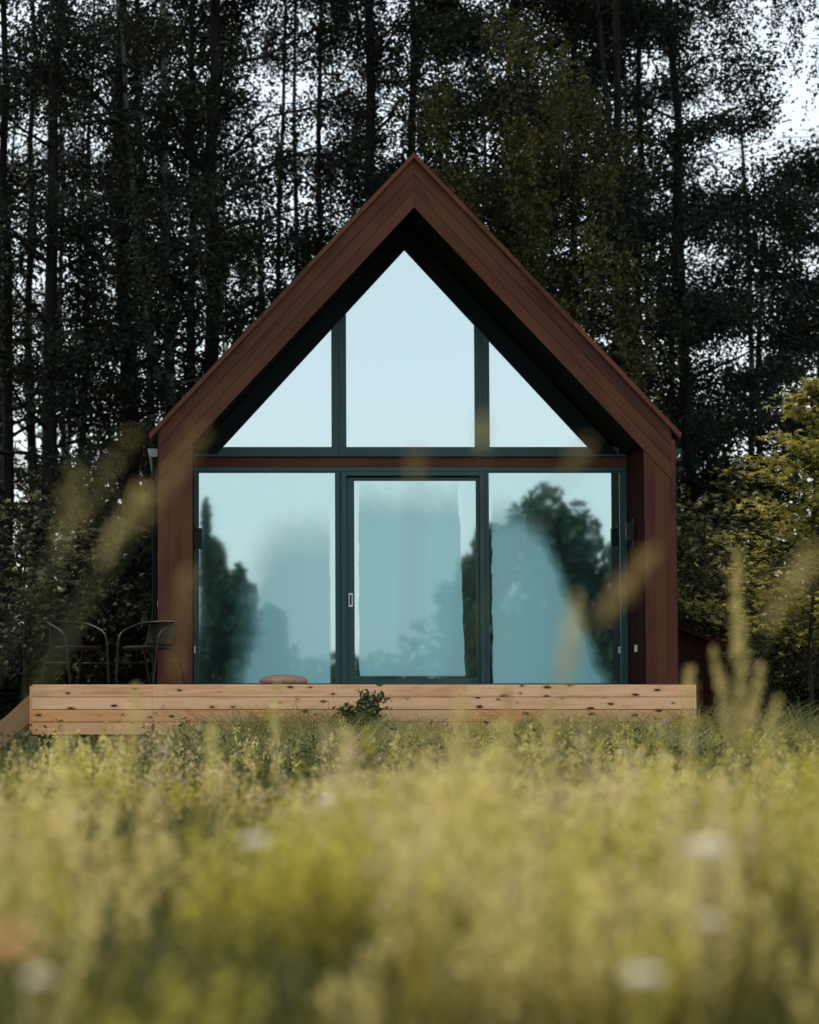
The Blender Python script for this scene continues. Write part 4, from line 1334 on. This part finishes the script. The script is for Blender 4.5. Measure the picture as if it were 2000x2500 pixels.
weed(888, -1.75, .82, .36, 1500, .085, 51, 'dark leafy weed before the middle of the deck')
weed(765, -1.70, .58, .13, 120, .055, 52, 'small weed left of the dark leafy weed')
weed(610, -1.8, .52, .26, 420, .05, 53, 'bushy weed below the round cushion')
weed(1045, -1.9, .52, .14, 160, .05, 54, 'upright weed below the right door mullion')
weed(1210, -1.7, .54, .12, 140, .05, 55, 'thin weed below the right window')
weed(1600, -1.6, .50, .28, 500, .055, 56, 'grey-green weed by the right end of the deck')
weed(370, -1.6, .60, .12, 130, .05, 57, 'slender weed by the vertical joint of the deck boards')
weed(450, -1.9, .56, .34, 700, .05, 58, 'broad green weed before the left part of the deck')
weed(1310, -2.2, .42, .22, 260, .055, 59, 'dark low weed before the right window')
weed(1935, 0.5, .75, .14, 160, .06, 60, 'tall weed at the right beyond the deck')


def stalk(px, py, t, label, head=.22, n=150, lean=(0.0, 0.0), size=.017, spread=.016, mat='seed', ztop=None, bend=0.0):
    """one tall grass whose head appears round (px, py), t metres from the lens"""
    Y = CAM.y + t
    tip = P(px, py, Y)
    rng = np.random.default_rng(int(px * 7 + py))
    bx = tip.x - lean[0] * tip.z
    root = empty('grass_stalk', (bx, Y, 0))
    tag(root, label, 'grass stalk', 'tall grasses close to the lens')
    q = np.linspace(0, 1, 9)
    zt = tip.z + head * .45
    pts = np.stack([lean[0] * zt * q ** 2 * 1.0 + bend * np.clip(q - .75, 0, 1) ** 2 * 4, lean[1] * q ** 2, zt * q], 1)
    MB().tube([tuple(p) for p in pts], [.0024 - .0014 * k for k in q], 5).build('stem', M['stem'], root)
    tq = 1 - rng.random(n) * head / zt
    c = np.stack([np.interp(tq, q, pts[:, i_]) for i_ in range(3)], 1)
    prof = np.sin(np.pi * np.clip((1 - tq) * zt / head, 0.06, .96)) ** .6
    c += rng.normal(size=(n, 3)) * np.array([spread, spread, .008]) * prof[:, None]
    stuff_part(obj_from_mesh('seed_head', leaf_mesh('seed_head', c, size, rng, ratio=.4, hang=-1.0), M[mat], root))
    B = np.zeros((3, 3)); B[:, 0] = rng.normal(size=3) * .01
    v, qd, tr_, _, _ = blades(B, rng.uniform(.25, .5, 3) * zt, .3 + .4 * rng.random(3), np.full(3, .006), rng, 4, .15)
    stuff_part(obj_from_mesh('blade', np_mesh('blade', v, qd + [tr_]), M['grass'], root))
    return root


stalk(1800, 1470, 9.0, 'tallest pale feathery grass right of the cabin', .34, 302, (.02, 0), .020, .009)
stalk(1755, 1690, 8.6, 'feathery grass leaning left beside the tallest pale one', .30, 187, (-.10, 0), .020, .009)
stalk(1815, 1640, 8.2, 'feathery grass close right of the tallest pale one', .34, 216, (.03, 0), .020, .009)
stalk(1850, 1720, 8.4, 'feathery grass leaning right beside the tallest pale one', .26, 172, (.12, 0), .020, .009)
stalk(1890, 1800, 7.8, 'low feathery grass farthest right of the pale ones', .24, 158, (.10, 0), .018, .009)
stalk(1565, 1420, 5.0, 'amber blurred seed head over the right porch post', .12, 120, (.42, 0), .016, .009, 'seed_amber')
stalk(1960, 1420, 5.0, 'faint blurred seed head at the right edge before the dark undergrowth', .14, 110, (.30, 0), .014, .014)
stalk(1400, 1560, 5.2, 'pale blurred seed head low before the right window', .17, 170, (.08, 0), .014, .009)
stalk(325, 1270, 5.0, 'bright blurred seed head before the left downpipe', .13, 85, (.30, 0), .015, .009)
stalk(285, 1165, 4.8, 'faint blurred seed head left of the left gutter', .16, 34, (.35, 0), .013, .010)
stalk(180, 1225, 5.0, 'dim blurred seed head above the left chair', .16, 34, (.12, 0), .013, .010)
stalk(460, 1150, 4.6, 'amber blurred seed head over the left fascia corner', .15, 75, (.38, 0), .014, .010, 'seed_amber')
stalk(452, 1500, 5.2, 'amber blurred grass over the foot of the left post', .20, 100, (.06, 0), .013, .008, 'seed_amber')
stalk(1425, 1115, 4.6, 'small faint seed head over the right end of the red lintel', .06, 30, (.35, 0), .012, .008, 'seed_amber')
stalk(1015, 1130, 4.6, 'small faint seed head over the middle of the red lintel', .06, 24, (.02, 0), .012, .008, 'seed_amber')
stalk(1182, 1050, 4.8, 'small faint seed head over the right gable mullion', .05, 36, (.06, 0), .012, .006)
stalk(675, 1780, 11.0, 'pale blurred grass standing before the deck under the left window', .40, 200, (.01, 0), .02, .014)
stalk(1125, 1800, 8.5, 'pale blurred grass standing before the deck under the door', .30, 220, (.01, 0), .02, .018)
stalk(1240, 1790, 9.5, 'peach blurred grass left of the straw one under the right window', .34, 200, (.01, 0), .02, .016, 'seed_amber')
stalk(1345, 1810, 9.0, 'straw blurred grass before the deck under the right window', .28, 190, (-.02, 0), .02, .016)
stalk(1685, 1770, 8.5, 'pale blurred grass before the right end of the deck', .38, 260, (.0, 0), .018, .014)
stalk(840, 1880, 9.5, 'yellow blurred plume below the dark leafy weed', .30, 200, (.03, 0), .02, .018)
stalk(520, 1850, 10.0, 'pale blurred plume before the left green weeds', .28, 200, (-.03, 0), .02, .018)
stalk(330, 1760, 9.0, 'pale blurred plume left of the green weeds', .26, 180, (.02, 0), .02, .014)


def flower(px, py, t, r, label, mat='petal'):
    Y = CAM.y + t
    c = P(px, py, Y)
    rng = np.random.default_rng(int(px + py * 3))
    root = empty('wildflower', (c.x, Y, 0))
    tag(root, label, 'flower', 'wildflowers in the meadow')
    MB().tube([(0, 0, 0), (.01, 0, c.z * .5), (0, 0, c.z)], [.0028, .0024, .0018], 5).build('stem', M['stem'], root)
    n = 110
    r *= 1.12
    a_ = rng.random(n) * 6.283; rr = r * np.sqrt(rng.random(n))
    C = np.stack([rr * np.cos(a_), rr * np.sin(a_), c.z + .25 * r * (1 - (rr / r) ** 2) + rng.normal(size=n) * r * .12], 1)
    stuff_part(obj_from_mesh('flower_head', leaf_mesh('flower_head', C, r * .55, rng, ratio=.7, flat=.45), M[mat], root))
    B = np.zeros((4, 3))
    v, qd, tr_, _, _ = blades(B, rng.uniform(.3, .6, 4) * c.z, .4 + .4 * rng.random(4), np.full(4, .008), rng, 4, .15)
    stuff_part(obj_from_mesh('leaf', np_mesh('leaf', v, qd + [tr_]), M['grass'], root))


flower(620, 2055, 5.5, .020, 'white wildflower left of centre in the meadow')
flower(1725, 2070, 4.8, .025, 'largest white wildflower, right side of the meadow')
flower(1570, 2385, 4.0, .020, 'white wildflower at the lower right of the meadow')
flower(95, 2390, 4.0, .015, 'white wildflower in the lower left corner of the meadow')
flower(12, 2310, 3.2, .030, 'peach blossom cut by the left edge near the bottom', 'petal_peach')
flower(1735, 2250, 4.6, .014, 'small white wildflower below the largest one')
flower(800, 1955, 8.0, .020, 'faint white wildflower below the sliding door')
flower(185, 2000, 9.0, .016, 'tiny pale wildflower at the left of the meadow')
flower(525, 1888, 20.0, .045, 'pink-white wildflower cluster below the left window')


def thistle(px, py, t, label, n=5):
    Y = CAM.y + t
    c = P(px, py, Y)
    rng = np.random.default_rng(int(px * 3 + py))
    root = empty('thistle', (c.x, Y, 0))
    tag(root, label, 'thistle', 'grey thistles gone to seed before the deck')
    for k in range(n):
        hx, hy = rng.normal() * .06, rng.normal() * .05; hz = c.z + rng.normal() * .05
        s_ = MB().tube([(0, 0, 0), (hx * .4, hy * .4, hz * .5), (hx, hy, hz)], [.004, .003, .002], 5).build('stem', M['stem'], root)
        d = rng.normal(size=(130, 3)); d /= np.linalg.norm(d, axis=1, keepdims=True)
        C = np.array([hx, hy, hz]) + d * (rng.random((130, 1)) ** .4) * np.array([.034, .034, .030])
        stuff_part(obj_from_mesh('fluffy_head', leaf_mesh('fluffy_head', C, .022, rng, ratio=.22), M['fluff'], s_))


thistle(120, 1850, 27.5, 'grey fluffy thistle under the left end of the deck', 4)
thistle(160, 1858, 26.5, 'grey thistle just right of the one under the deck end', 3)
thistle(400, 1838, 26.0, 'grey fluffy thistle below the left porch post', 5)
thistle(325, 1900, 24.0, 'low grey thistle left of the green weeds', 5)
thistle(145, 1925, 22.0, 'pinkish grey thistle lowest at the left', 4)
thistle(1610, 1765, 28.0, 'grey thistle before the right end of the deck', 4)
